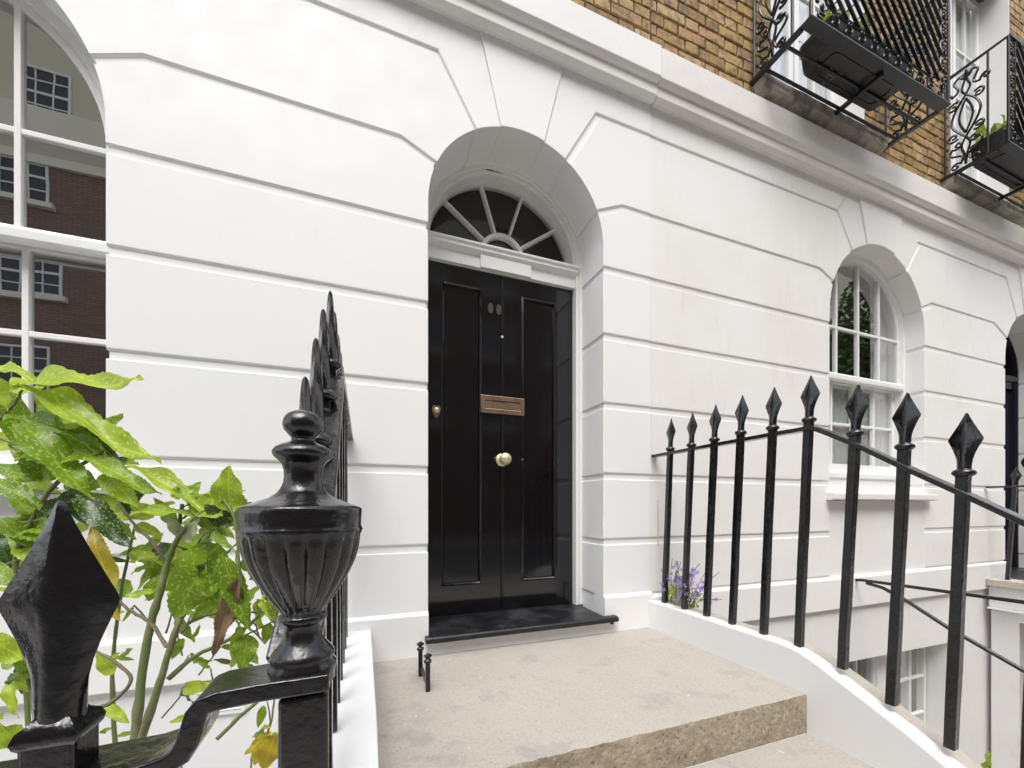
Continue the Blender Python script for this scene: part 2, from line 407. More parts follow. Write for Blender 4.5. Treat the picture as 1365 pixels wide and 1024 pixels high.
# plinth bands
def plinth(x0, x1, zt, zb, m, par):
    MB().extr_x([(.9915, zt-.004), (.9995, zt+.0035), (1.05, zt+.0035), (1.05, zb), (.9905, zb)], x0, x1).build('plinth', m, par, smooth=25, bevel=.003)
plinth(-1.93, -.0855, -.261, -.358, STUCCO, house1)
plinth(-.085, DR.c-DR.R, -.261, -.372, STUCCO, house1)
plinth(DR.c+DR.R, PARTY, -.261, -.372, STUCCO, house1)
plinth(PARTY+.001, D2.c-D2.R, -.272, -.388, STUCCO_OLD, house2)
plinth(D2.c+D2.R, 3.66, -.272, -.388, STUCCO_OLD, house2)
plinth(3.661, 6.5, -.272, -.388, STUCCO_OLD, house3)
MB().box(DR.c-DR.R, DR.c+DR.R, .9905, 1.10, -.372, -.334).build('threshold_wall', STUCCO, house1)
# string course
prof1 = [(1.06, 1.232), (1.0, 1.232), (.985, 1.2285), (.971, 1.236), (.971, 1.268), (.962, 1.268), (.954, 1.277), (.953, 1.364), (1.0, 1.395), (1.06, 1.40)]
MB().extr_x(prof1, -1.93, PARTY-.0005).build('string_course', CORN, house1, smooth=40, bevel=.004)
prof2 = [(y+.0015 if y < 1 else y, z-.002) for y, z in prof1]
MB().extr_x(prof2, PARTY+.0005, 3.66).build('string_course', CORN_OLD, house2, smooth=40, bevel=.005)

MB().extr_x(prof2, 3.6605, 6.5).build('string_course', CORN_OLD, house3, smooth=40, bevel=.005)
# ------------------------------------------------------------------ brickwork of the first floor
BW = 1.4175
FW = [(-.98, -.46, 2.60), (-.16, .36, 2.60), (1.345, 1.870, 2.62), (2.490, 3.016, 2.62), (4.20, 4.72, 2.62), (5.4, 5.92, 2.62)]   # french window openings
def plate_b(x0, x1, par, m):
    holes = [[(a_, 1.40), (b_, 1.40), (b_, zt), (a_, zt)] for a_, b_, zt in FW if a_ > x0 and b_ < x1]
    # split in strips, no hole maths needed
    mb = MB(); xs = [x0]
    edges = sorted([(a_, b_, zt) for a_, b_, zt in FW if a_ > x0 and b_ < x1])
    cur = x0
    for a_, b_, zt in edges:
        mb.box(cur, a_, 1.008, 1.12, 1.39, 4.6); mb.box(a_+.0001, b_-.0001, 1.008, 1.12, zt, 4.6); cur = b_
    mb.box(cur, x1, 1.008, 1.12, 1.39, 4.6)
    mb.build('brick_backing', m, par)
plate_b(-1.93, PARTY-.0005, house1, MORTAR); plate_b(PARTY+.0005, 3.66, house2, MORTAR); plate_b(3.6605, 6.5, house3, MORTAR)
def brick_mesh(L, k):
    bm = bmesh.new(); r = random.Random(k)
    bmesh.ops.create_cube(bm, size=1)
    for v in bm.verts:
        v.co.x *= L*S; v.co.y *= .03*S; v.co.z *= .0325*S
        v.co += Vector((r.uniform(-1, 1), r.uniform(-.4, .4), r.uniform(-1, 1)))*.0022
    bmesh.ops.bevel(bm, geom=[e_ for e_ in bm.edges if all(v.co.y < 0 for v in e_.verts)], offset=.0045, segments=1, affect='EDGES')
    me = bpy.data.meshes.new('brick'); bm.to_mesh(me); bm.free(); me.materials.append(BRICK); return me
BM = {'s': [brick_mesh(.1075, k) for k in range(5)], 'h': [brick_mesh(.05125, k+10) for k in range(5)]}
cells = {'a': [], 'b': [], 'c': []}
row = 0; z = BW
while z < 2.66:
    x = -1.93+(0 if row % 2 == 0 else -.0844); i = 0
    while x < 6.5:
        kd = 's' if i % 2 == 0 else 'h'; Lb = .1075 if kd == 's' else .05125
        x0, x1 = x, x+Lb
        segs = [(x0, x1)]
        for wa, wb, zt in FW+[(PARTY-.002, PARTY+.002, 99), (3.658, 3.662, 99)]:
            if z+.0325 > zt: continue
            ns_ = []
            for p, q in segs:
                if q <= wa or p >= wb: ns_.append((p, q)); continue
                if p < wa: ns_.append((p, wa-.001))
                if q > wb: ns_.append((wb+.001, q))
            segs = ns_
        for p, q in segs:
            if q-p > .012 and p >= -1.93 and q <= 6.5:
                cells['a' if q <= PARTY else 'b' if q <= 3.66 else 'c'].append((p, q, z, kd, Lb))
        x += Lb+.005; i += 1
    z += .0375; row += 1
for key, par in (('a', house1), ('b', house2), ('c', house3)):
    vis, rest = [], []
    for c_ in cells[key]:
        cx_ = (c_[0]+c_[1])/2; u, v = pix((cx_, .985, c_[2]+.016))
        if -5 < u < 1370 and -5 < v < 1030: vis.append((cs+sn*cx_, c_))
        else: rest.append(c_)
    vis.sort(key=lambda t: t[0]); rest += [c_ for _, c_ in vis[300:]]; vis = vis[:300]
    o0 = org(par)
    for _, (p, q, z, kd, Lb) in vis:
        o = bpy.data.objects.new('brick', random.choice(BM[kd])); C.objects.link(o); o.parent = par
        o.location = W(((p+q)/2, 1.0+.015+random.uniform(-.0012, .0022), z+.01625))-o0
        o.scale = ((q-p)/Lb, 1, 1); o.rotation_euler = (0, random.uniform(-.006, .006), 0)
    mb = MB()
    for p, q, z, kd, Lb in rest: mb.box(p, q, 1.0+random.uniform(-.001, .002), 1.03, z, z+.0325)
    if rest: mb.build('brickwork', BRICK, par, kind='stuff')

# ------------------------------------------------------------------ sash windows on the ground floor
def clip_arc_bar(o, R, x):  # top z of a vertical bar under the arch
    return o.zc+math.sqrt(max(R*R-(x-o.c)**2, 0))
def sash_window(o, par, label, curtains=False):
    # frame (box lining) follows the arch
    R0 = o.R+.004; R1 = o.R-.018; yb = 1.064
    outer = hole_clipped(o, .012, .115); inner = [(o.c-R1, .150), (o.c+R1, .150)]+arc(o.c, o.zc, R1, 0, 180, 40)
    fr = MB().plate(outer, [inner], 1.068, 1.1225).build('window', WOODW, par, smooth=28, bevel=.004, label=label)
    # inner moulding
    R2 = R1-.003
    MB().plate([(o.c-R1+.0, .150), (o.c+R1, .150)]+arc(o.c, o.zc, R1, 0, 180, 40), [[(o.c-R2+.0, .154), (o.c+R2, .154)]+arc(o.c, o.zc, R2, 0, 180, 40)], 1.074, 1.118).build('moulding', WOODW, fr, smooth=28)
    # upper sash (outer): stiles along the arch + meeting rail + bars
    yu = (1.079, 1.094); R3 = R2-.015
    MB().plate([(o.c-R2, .525), (o.c+R2, .525)]+arc(o.c, o.zc, R2, 0, 180, 40), [[(o.c-R3, .549), (o.c+R3, .549)]+arc(o.c, o.zc, R3, 0, 180, 40)], *yu).build('sash_frame', WOODW, fr, smooth=28, bevel=.002)
    xs = [o.c+k*.1425 for k in (-1, 0, 1)]
    for x in xs:
        MB().box(x-.0052, x+.0052, 1.0785, 1.094, .549, clip_arc_bar(o, R3, x)+.004).build('glazing_bar', WOODW, fr, bevel=.0025)
    MB().box(o.c-R3, o.c+R3, 1.0795, 1.0935, .738, .749).build('glazing_bar', WOODW, fr, bevel=.0025)
    MB().extr_x([(1.066, .520), (1.062, .524), (1.062, .541), (1.072, .551), (1.079, .5515), (1.079, .520)], o.c-R1, o.c+R1).build('meeting_rail', WOODW, fr, bevel=.002)
    # lower sash (inner)
    yl = (1.098, 1.113)
    MB().plate([(o.c-R2, .154), (o.c+R2, .154), (o.c+R2, .545), (o.c-R2, .545)], [[(o.c-R3, .182), (o.c+R3, .182), (o.c+R3, .521), (o.c-R3, .521)]], *yl).build('sash_frame', WOODW, fr, bevel=.002)
    for x in xs: MB().box(x-.0052, x+.0052, 1.0975, 1.113, .182, .521).build('glazing_bar', WOODW, fr, bevel=.0025)
    MB().box(o.c-R3, o.c+R3, 1.0985, 1.1125, .345, .356).build('glazing_bar', WOODW, fr, bevel=.0025)
    # panes
    e_ = [o.c-R3, xs[0], xs[1], xs[2], o.c+R3]
    for i in range(4):
        for z0, z1, y in ((.182, .351, 1.1055), (.351, .521, 1.1055), (.549, .743, 1.0865)):
            g = MB(); tilt = random.uniform(-.0008, .0008); tz = random.uniform(-.0006, .0006)
            g.add([(e_[i], y-tilt-tz, z0), (e_[i+1], y+tilt-tz, z0), (e_[i+1], y+tilt+tz, z1), (e_[i], y-tilt+tz, z1)], [(0, 1, 2, 3)]); g.build('pane', GLASS, fr)
        n = 10; x0, x1 = e_[i], e_[i+1]; P = [(x0, .743), (x1, .743)]+[(x1+(x0-x1)*k/n, clip_arc_bar(o, R3+.003, x1+(x0-x1)*k/n)) for k in range(n+1)]
        g = MB(); g.add([(x, 1.0865, z) for x, z in P], [tuple(range(len(P)))]); g.build('pane', GLASS, fr)
    # timber sill and stone sill
    MB().extr_x([(1.055, .118), (1.052, .122), (1.052, .138), (1.068, .152), (1.12, .152), (1.12, .118)], o.c-o.R+.001, o.c+o.R-.001).build('timber_sill', WOODW, fr, bevel=.002)
    MB().box(o.c-o.R, o.c+o.R, 1.060, 1.122, .055, .118).build('apron', WOODW, fr, bevel=.003)
    MB().extr_x([(.967, .030), (.967, .052), (1.062, .066), (1.124, .066), (1.124, .026), (.982, .026), (.978, .030)], o.c-o.R-.022, o.c+o.R+.030).build('stone_sill', STUCCO if par is house1 else CORN_OLD, fr, smooth=25, bevel=.004)
    # room behind
    r = MB(); x0, x1, y0, y1, z0, z1 = o.c-.60, o.c+.60, 1.126, 2.6, -.3, 1.22
    r.add([(x0,y0,z0),(x1,y0,z0),(x1,y1,z0),(x0,y1,z0),(x0,y0,z1),(x1,y0,z1),(x1,y1,z1),(x0,y1,z1)], [(0,3,2,1),(4,5,6,7),(1,2,6,5),(2,3,7,6),(3,0,4,7)])
    r.build('room_lining', ROOM, fr)
    return fr
w1 = sash_window(LW, house1, 'arched white sash window left of the door, dark glass')
w2 = sash_window(RW, house2, 'arched white sash window with pale curtains')

sash_window(RW3, house3, 'arched white sash window of the far house')
def cloth_mat(name, c):
    m = bpy.data.materials.new(name); m.use_nodes = True; n = m.node_tree.nodes; l = m.node_tree.links
    b = n['Principled BSDF']; b.inputs['Base Color'].default_value = (*c, 1); b.inputs['Roughness'].default_value = .9
    t = n.new('ShaderNodeBsdfTranslucent'); t.inputs[0].default_value = (*c, 1); mx = n.new('ShaderNodeMixShader'); mx.inputs[0].default_value = .3
    l.new(b.outputs[0], mx.inputs[1]); l.new(t.outputs[0], mx.inputs[2]); l.new(mx.outputs[0], n['Material Output'].inputs[0]); return m
CURT = cloth_mat('sheer_curtain', (.84, .86, .86))
def curtain(x0, x1, z0, z1, y, amp, waves, name, par, m=CURT):
    n = waves*8; vs = []; fs = []
    for i in range(n+1):
        t = i/n; x = x0+(x1-x0)*t; a_ = 2*math.pi*waves*t
        yy = y+amp*(math.sin(a_)+.35*math.sin(a_*2.3+1)); vs += [(x, yy, z0), (x, yy*1.0+amp*.3*math.sin(a_*1.1), z1)]
    for i in range(n): fs.append((2*i, 2*i+2, 2*i+3, 2*i+1))
    return MB().add(vs, fs).build(name, m, par, smooth=80)
curtain(1.69, 2.27, .16, .535, 1.1195, .0022, 17, 'lower_curtain', w2)
curtain(2.155, 2.29, .50, 1.06, 1.128, .004, 5, 'curtain', w2)
curtain(1.66, 1.76, .50, 1.06, 1.128, .004, 4, 'curtain', w2)
MB().box(1.76, 2.2, 1.30, 1.31, .93, 1.0).build('blind', ROOML, w2)

# ------------------------------------------------------------------ front door with fanlight
def door_set(o, par, dz, leafm, framem, label, full=True):
    c, R, zc = o.c, o.R, o.zc; zs = -.313+dz
    yf = 1.128
    # frame: architrave round the whole opening
    Ri = .2350
    outer = [(c-R-.014, zs-.004)]+[(c+R+.014, zs-.004)]+arc(c, zc, R+.014, 0, 180, 48)
    inner = [(c-Ri, zs-.001+.002), (c+Ri, zs+.001)]+arc(c, zc, Ri, 0, 180, 48)
    P = outer; H = inner
    H[0] = (c-Ri, zs-.002); H[1] = (c+Ri, zs-.002)
    fr = MB().plate(P, [H], yf, 1.20).build('door_frame', framem, par, smooth=28, bevel=.002)
    Rg = .2290
    # bead moulding round the arch, stepped
    for r0, r1, y0, y1 in ((R+.004, R-.009, yf-.006, yf+.001), (Ri+.0005, Ri-.005, yf+.006, yf+.03), (Ri-.004, Rg, yf+.030, yf+.06)):
        A0 = arc(c, zc, r0, 0, 180, 48); A1 = arc(c, zc, r1, 0, 180, 48)
        zz = .745+dz
        P = [(c+r1, zz if r0 < Ri+.001 else zs+.002), (c+r0, zz if r0 < Ri+.001 else zs+.002)]+A0+[(c-r0, zz if r0 < Ri+.001 else zs+.002), (c-r1, zz if r0 < Ri+.001 else zs+.002)]+list(reversed(A1))
        MB().plate(P, [], y0, y1).build('moulding', framem, fr, smooth=28, bevel=.0015)
    # transom: stepped mouldings
    zt = .704+dz
    MB().extr_x([(1.135, zt), (1.135, zt+.034), (1.128, zt+.038), (1.121, zt+.044), (1.121, zt+.052), (1.116, zt+.056), (1.116, zt+.062), (1.135, zt+.068), (1.18, zt+.070), (1.18, zt)], c-Ri-.006, c+Ri+.006).build('transom', framem, fr, smooth=25, bevel=.0015)
    MB().box(c-.082, c+.079, 1.127, 1.134, zt-.0005, zt+.036).build('transom_block', framem, fr, bevel=.0015)
    # fanlight
    yg = 1.178; fz = .771+dz; Rg = .2250; hub = .066
    for k in range(1, 5):
        an = math.radians(180*k/5); d = Vector((math.cos(an), 0, math.sin(an))); pt = Vector((c, yg-.006, fz))
        q = Vector((-d.z, 0, d.x)); w = .0058
        a0 = pt+d*(hub+.004); a1 = pt+d*(Rg+.012)
        mb = MB(); vs = []
        for b_ in (a0, a1):
            vs += [b_+q*w+Vector((0, .012, 0)), b_+q*w*.55-Vector((0, .004, 0)), b_-q*w*.55-Vector((0, .004, 0)), b_-q*w+Vector((0, .012, 0))]
        mb.add(vs, [(0, 1, 5, 4), (1, 2, 6, 5), (2, 3, 7, 6), (3, 0, 4, 7), (0, 3, 2, 1), (4, 5, 6, 7)]); mb.build('glazing_bar', framem, fr)
    A0 = arc(c, fz, hub+.007, 0, 180, 28); A1 = arc(c, fz, hub-.005, 0, 180, 28)
    MB().plate(A0+list(reversed(A1)), [], yg-.013, yg+.006).build('glazing_hub', framem, fr, smooth=28, bevel=.0015)
    A0 = arc(c, fz, .2360, 0, 180, 40); A1 = arc(c, fz, Rg, 0, 180, 40)
    MB().plate(A0+list(reversed(A1)), [], yg-.010, yg+.010).build('fanlight_rim', framem, fr, smooth=28, bevel=.0015)
    def sector(r0, r1, a0, a1):
        n = 12; P = arc(c, fz, r1, a0, a1, n)
        P += list(reversed(arc(c, fz, r0, a0, a1, n))) if r0 > 0 else [(c, fz)]
        g = MB(); t = random.uniform(-.004, .004)
        g.add([(x, yg+.002+t*(x-c), z) for x, z in P], [tuple(range(len(P)))]); g.build('pane', GLASSD, fr)
    for k in range(5): sector(hub, Rg+.004, 36*k, 36*k+36)
    sector(0, hub, 0, 180)
    r = MB(); x0, x1, y0, y1, z0, z1 = c-.40, c+.40, 1.205, 3.2, zs, 1.3
    r.add([(x0,y0,z0),(x1,y0,z0),(x1,y1,z0),(x0,y1,z0),(x0,y0,z1),(x1,y0,z1),(x1,y1,z1),(x0,y1,z1)], [(0,3,2,1),(4,5,6,7),(1,2,6,5),(2,3,7,6),(3,0,4,7)])
    r.build('hall_lining', ROOM, fr)
    # leaf
    yd = 1.150; xl, xr = c-Ri+.001, c+Ri-.001; z0, z1 = zs+.0005, zt+.004
    cxm = .397-.405+c
    pl = (.213-.405+c, .331-.405+c); pr_ = (.462-.405+c, .577-.405+c); pz = (-.228+dz, .652+dz)
    leaf = MB()
    leaf.box(xl, pl[0], yd, yd+.02, z0, z1); leaf.box(pr_[1], xr, yd, yd+.02, z0, z1)
    leaf.box(pl[1], pr_[0], yd, yd+.02, z0, z1)
    for a_, b_ in (pl, pr_):
        leaf.box(a_, b_, yd, yd+.02, z0, pz[0]); leaf.box(a_, b_, yd, yd+.02, pz[1], z1)
    dr = leaf.build('door', leafm, par, bevel=.0, label=label)
    for a_, b_ in (pl, pr_):
        # sunk panel with bolection moulding all round
        MB().box(a_, b_, yd+.007, yd+.016, pz[0], pz[1]).build('door_panel', leafm, dr)
        w = .0085
        outer = [(a_-.001, pz[0]-.001), (b_+.001, pz[0]-.001), (b_+.001, pz[1]+.001), (a_-.001, pz[1]+.001)]
        inn = [(a_+w, pz[0]+w), (b_-w, pz[0]+w), (b_-w, pz[1]-w), (a_+w, pz[1]-w)]
        mid = [(a_+w*.4, pz[0]+w*.4), (b_-w*.4, pz[0]+w*.4), (b_-w*.4, pz[1]-w*.4), (a_+w*.4, pz[1]-w*.4)]
        mb = MB(); L_ = [[(x, yd-.0004, z) for x, z in outer], [(x, yd-.0042, z) for x, z in mid], [(x, yd-.001, z) for x, z in [( (p[0]+q[0])/2, (p[1]+q[1])/2) for p, q in zip(mid, inn)]], [(x, yd+.0068, z) for x, z in inn]]
        mb.loops(L_, cap=False); mb.build('panel_moulding', leafm, dr)
        mb = MB(); w2_ = .016
        in2 = [(a_+w2_, pz[0]+w2_), (b_-w2_, pz[0]+w2_), (b_-w2_, pz[1]-w2_), (a_+w2_, pz[1]-w2_)]
        in3 = [(a_+w2_-.003, pz[0]+w2_-.003), (b_-w2_+.003, pz[0]+w2_-.003), (b_-w2_+.003, pz[1]-w2_+.003), (a_+w2_-.003, pz[1]-w2_+.003)]
    # centre bead
    MB().tube([(cxm, yd-.0005, z0+.003), (cxm, yd-.0005, z1-.006)], .0036, 10).build('centre_bead', leafm, dr, smooth=60)
    for sx in (-.0052, .0052):
        MB().tube([(cxm+sx, yd, z0+.003), (cxm+sx, yd, z1-.006)], .0012, 6).build('bead_quirk', leafm, dr, smooth=60)
    if full:
        # letter plate
        lp = (.3275, .4675, .281, .334)
        lm = MB().plate([(lp[0], lp[2]), (lp[1], lp[2]), (lp[1], lp[3]), (lp[0], lp[3])], [[(lp[0]+.013, lp[2]+.014), (lp[1]-.013, lp[2]+.014), (lp[1]-.013, lp[3]-.014), (lp[0]+.013, lp[3]-.014)]], yd-.0085, yd-.001).build('letter_plate', BRASS, dr, bevel=.003)
        MB().box(lp[0]+.0135, lp[1]-.0135, yd-.0060, yd-.0045, lp[2]+.0145, lp[3]-.0155).build('letter_flap', BRASS, dr, bevel=.0015)
        # knob
        kc = (.3965, yd, .1425)
        MB().lathe([(.0006, 0), (.0195, 0), (.0195, .003), (.015, .006), (.0085, .008), (.0075, .017), (.012, .020), (.0175, .027), (.0185, .034), (.0165, .041), (.010, .046), (.0045, .048), (.0006, .0483)], kc, 32, axis='y').build('door_knob', BRASSK, dr, smooth=50)
        # cylinder lock with shaped escutcheon
        P = [(.184, .290), (.203, .290), (.206, .281), (.203, .268), (.197, .257), (.193, .254), (.189, .257), (.183, .268), (.181, .281)]
        MB().plate([(x+.004, z) for x, z in P], [], yd-.004, yd-.001).build('lock_plate', BRASS, dr, bevel=.0015)
        MB().lathe([(.0006, 0), (.0075, 0), (.0075, .006), (.006, .007), (.0006, .007)], (.1975, yd-.003, .276), 20, axis='y').build('lock_cylinder', BRASSK, dr, smooth=50)
        for nx in (.360, .3865): MB().plate([(nx+.0085*math.cos(k*math.pi/10), .598+.016*math.sin(k*math.pi/10)) for k in range(20)], [], yd-.0018, yd-.0006).build('number_plate', BRONZE, dr)
        MB().lathe([(.0004, 0), (.0042, 0), (.004, .002), (.0004, .0025)], (.3965, yd-.002, .516), 14, axis='y').build('spyhole', BRASSK, dr, smooth=50)
        MB().lathe([(.0004, 0), (.0022, 0), (.002, .001), (.0004, .0015)], (.3965, yd-.002, .527), 10, axis='y').build('screw_head', BRASSK, dr, smooth=50)
    return dr
door_set(DR, house1, 0, DOORM, WOODW, 'black gloss front door with two long panels and brass fittings')
D2o = D2
door_set(D2, house2, -.035, DOORB, DOORB, 'dark blue black front door with dark frame', full=False)
# black doorstep
MB().extr_x([(.972, -.331), (.968, -.328), (.968, -.319), (.972, -.315), (1.10, -.3135), (1.20, -.3135), (1.20, -.331)], .1585, .6515).build('doorstep', SLATE, house1, bevel=.002)
MB().extr_x([(.972, -.3305), (.9685, -.3278), (.9685, -.3192), (.972, -.3152), (.990, -.3148), (.990, -.3305)], .142, .1583).build('doorstep_nosing', SLATE, house1, bevel=.002)
MB().extr_x([(.972, -.3305), (.9685, -.3278), (.9685, -.3192), (.972, -.3152), (.990, -.3148), (.990, -.3305)], .6517, .690).build('doorstep_nosing', SLATE, house1, bevel=.002)
MB().box(.668, .676, .974, .982, -.3365, -.3312).build('drip_peg', SLATE, house1)
MB().extr_x([(.98, -.366), (.98, -.345), (1.20, -.3435), (1.20, -.366)], 2.98, 3.50).build('doorstep', SLATE, house2, bevel=.002)

# ------------------------------------------------------------------ entrance steps
steps = empty('entrance_steps', (.42, .6, -.60), 'pale stone landing and steps with white cheek walls leading to the black door', 'steps')
XL0, XL1, XR0, XR1 = -.085, .018, .812, .880
def worn_slab(x0, x1, y0, y1, z0, z1, name, front=True):
    """tread slab with an uneven arris"""
    mb = MB(); n = 60; L_ = []
    r = random.Random(int(abs(y0*1000)))
    for i in range(n+1):
        x = x0+(x1-x0)*i/n; j = r.uniform(-.0012, .0012); j2 = r.uniform(-.0012, .0008)
        L_.append([(x, y1, z1), (x, y0+.006, z1+j2*.3), (x, y0+.0015+j, z1-.002+j2*.6), (x, y0+j*.9, z1-.007+j2), (x, y0+.001, z0), (x, y1, z0)])
    mb.loops(L_)
    # material: top faces stone, front faces riser
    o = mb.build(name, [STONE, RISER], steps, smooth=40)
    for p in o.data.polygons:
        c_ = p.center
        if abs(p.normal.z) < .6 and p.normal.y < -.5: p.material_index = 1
    return o
worn_slab(XL1-.002, XR0+.002, .529, .9915, -.440, -.364, 'landing_slab')
worn_slab(XL1-.002, XR0+.002, .374, .5295, -.520, -.442, 'tread')
worn_slab(XL1-.002, XR0+.002, .219, .3745, -.600, -.520, 'tread')
MB().box(XL1+.002, XR0-.002, .53, .99, -1.52, -.441).build('bridge_base', STUCCO, steps)
MB().box(XL1+.002, XR0-.002, .16, .53, -1.52, -.601).build('step_base', STUCCO, steps)
def cheek(x0, x1, xs, name, zt=-.284):
    prof = [(.9905, -1.52), (.9905, zt)]+[(.70, zt), (.60, zt), (.575, zt-.0005), (.555, zt-.003), (.530, zt-.010), (.505, zt-.020)]
    prof += [(.38, -.3605), (.26, -.4235), (.20, -.455), (.20, -1.52)]
    mb = MB(); a_, b_ = (x0, xs) if xs > x0 else (xs, x0)
    n = len(prof)
    MB().loops([[(a_, y, z) for y, z in prof], [(b_, y, z) for y, z in prof]]).build(name, STUCCO, steps, smooth=30, bevel=.004)
    # bare stone strip on the outer edge, 1 mm lower
    a2, b2 = (xs+.0003, x1) if x1 > xs else (x1, xs-.0003)
    r = random.Random(5); L_ = []
    pr2 = [(.9905, zt-.022)]+[(y, z-.0015+r.uniform(-.0008, .0008)) for y, z in prof[1:-1]]
    top = []
    for k in range(len(pr2)-2):
        p, q = pr2[k+1], pr2[k+2]; m_ = max(2, int(abs(p[0]-q[0])/.02))
        for t in range(m_): top.append((p[0]+(q[0]-p[0])*t/m_, p[1]+(q[1]-p[1])*t/m_+r.uniform(-.0007, .0007)))
    top.append(pr2[-1])
    lo = [(y, z-.024) for y, z in reversed(top)]
    MB().loops([[(a2, y, z) for y, z in top+lo], [(b2+(r.uniform(-.001, .001)), y, z) for y, z in top+lo]]).build('bare_coping', COPE, steps, smooth=40)
    MB().box(a2, b2-.006 if x1 > xs else b2, .20, .99, -1.52, zt-.20).build('cheek_outer', STUCCO_OLD, steps)
cheek(XR0, XR1, .8475, 'cheek_wall')
prof = [(.9905, -1.52), (.9905, -.286), (.70, -.286), (.58, -.2865), (.552, -.290), (.530, -.298), (.505, -.309), (.38, -.372), (.26, -.434), (.20, -.465), (.20, -1.52)]
MB().loops([[(XL0, y, z) for y, z in prof], [(XL1, y, z) for y, z in prof]]).build('cheek_wall', STUCCO, steps, smooth=30, bevel=.004)

# neighbour's bridge
steps2 = empty('entrance_steps', (3.25, .6, -.60), 'neighbouring stone landing with a worn coping at the far right edge', 'steps')
DX = 2.834
MB().box(2.862, 3.66, .53, .989, -.50, -.405).build('landing_slab', STONE, steps2, bevel=.004)
MB().extr_x([(.30, -.345), (.989, -.337), (.989, -.372), (.30, -.380)], 2.765, 2.86).build('coping', COPE, steps2, bevel=.008)
MB().extr_x([(.30, -.381), (.989, -.373), (.989, -.47), (.30, -.475)], 2.79, 2.8615).build('cheek_wall', STUCCO_OLD, steps2, bevel=.004)
MB().extr_x([(.50, -.476), (.989, -.471), (.989, -.482), (.50, -.487)], 2.775, 2.87).build('corbel', STUCCO_OLD, steps2, bevel=.003)
MB().box(2.81, 3.6, .90, .989, -1.52, -.49).build('bridge_pier', STUCCO_OLD, steps2, bevel=.006)
MB().extr_x([(.60, -.485), (.90, -.485), (.90, -.53), (.84, -.520), (.60, -.512)], 2.80, 3.6).build('bridge_soffit', STUCCO_OLD, steps2, bevel=.006)
MB().box(3.40, 3.6, .20, .9, -1.52, -.515).build('vault_wall', ROOM, steps2)
MB().box(2.795, 3.6, .16, .52, -1.52, -.49).build('step_base', STUCCO_OLD, steps2)

# ------------------------------------------------------------------ railings
def spear(base, s=1.0, rot=0, col_sq=False):
    """flat diamond spear head; base = centre of the collar underside. flat face along local x turned by rot"""
    mb = MB(); b = Vector(base); ca, sa = math.cos(rot), math.sin(rot)
    prof = [(-.004, .0068, .0064), (.004, .0078, .0068), (.012, .0082, .0068), (.019, .0089, .0066), (.0255, .0103, .0064), (.0343, .0132, .0062), (.042, .0163, .0060), (.0470, .0185, .0056), (.0490, .0189, .0054), (.0515, .0181, .0053),
            (.0585, .0147, .0048), (.0695, .0093, .0040), (.0795, .0047, .0031), (.085, .0026, .0024), (.0875, .0017, .0017), (.0888, .0006, .0006)]
    L_ = []
    for z, w, t in prof:
        ring = []; n = 20; p_ = 1.0+.85*max(0, 1-(z/.03)) if z < .03 else 1.0
        for k in range(n):
            a_ = 2*math.pi*k/n; c_, s_ = math.cos(a_), math.sin(a_)
            e_ = 1.06 if z > .03 else 1.06+(.03-z)/.03*.9     # rhombus-like above, rounder at the neck
            m_ = (abs(c_)**e_+abs(s_)**e_)**(-1/e_)
            x, y = w*m_*c_, t*m_*s_
            ring.append((b.x+(x*ca-y*sa)*s, b.y+(x*sa+y*ca)*s, b.z+z*s))
        L_.append(ring)
    mb.loops(L_)
    rr = [(.0066, -.0075), (.0092, -.006), (.0125, -.003), (.0132, -.0005), (.0118, .0025), (.0085, .0045), (.0072, .006)]
    if col_sq:
        L_ = []
        for r, h in rr:
            r *= .72; q = [(r, r), (-r, r), (-r, -r), (r, -r)]
            L_.append([(b.x+x*s, b.y+y*s, b.z+h*s) for x, y in q])
        mb.loops(L_)
    else: mb.lathe([(r*s, h*s) for r, h in rr], b, 16)
    return mb
def picket(par, xb, yb, zb, xt, yt, zt, rot, w=.0136, m=IRON):
    """bar from the coping (b) to the spear tip (t)"""
    B = Vector((xb, yb, zb)); T = Vector((xt, yt, zt)); d = (T-B).normalized(); base = T-d*.0885
    mb = MB(); n = 7; r = random.Random(int(yb*999)); L_ = []
    for i in range(n+1):
        p = B+(base-B)*i/n; h = w/2*(1+r.uniform(-.03, .03)); j = Vector((r.uniform(-1, 1), r.uniform(-1, 1), 0))*.0003
        L_.append([p+j+Vector((h, h, 0)), p+j+Vector((-h, h, 0)), p+j+Vector((-h, -h, 0)), p+j+Vector((h, -h, 0))])
    mb.loops(L_); o = mb.build('picket', m, par, bevel=.0025, smooth=40)
    sp = spear((0, 0, 0), 1, rot)
    q = Vector((0, 0, 1)).rotation_difference(d)
    sp.v = [base+q @ v for v in sp.v]
    sp.build('spear_head', m, o, smooth=50)
    return o
ys_b = [.954, .876, .799, .722, .641, .564, .484, .410, .337]
ys_t = [.926, .846, .770, .694, .616, .540, .459, .389, .320]
zb_ = [-.283]*6+[-.298, -.331, -.364]
zt_ = [.258, .258, .261, .265, .262, .264, .223, .189, .140]
railR = empty('iron_railing', (.84, .65, -.28), 'black spear topped railing on the white wall right of the landing', 'railing')
for i in range(9): picket(railR, .840, ys_b[i], zb_[i]-.004, .840, ys_t[i], zt_[i], math.pi/2)
picket(railR, .840, .262, -.41, .840, .248, .100, math.pi/2)
rail_path = lambda x: [(x, 1.0, .156), (x, .80, .1575), (x, .60, .158), (x, .545, .1575), (x, .532, .1555), (x, .518, .148), (x, .500, .1375), (x, .46, .113), (x, .389, .064), (x, .32, .018), (x, .25, -.030), (x, .20, -.064)]
MB().tube(rail_path(.840), 0, flat=(.021, .0085), up=(0, 0, 1)).build('handrail', IRON, railR, bevel=.003, smooth=40)
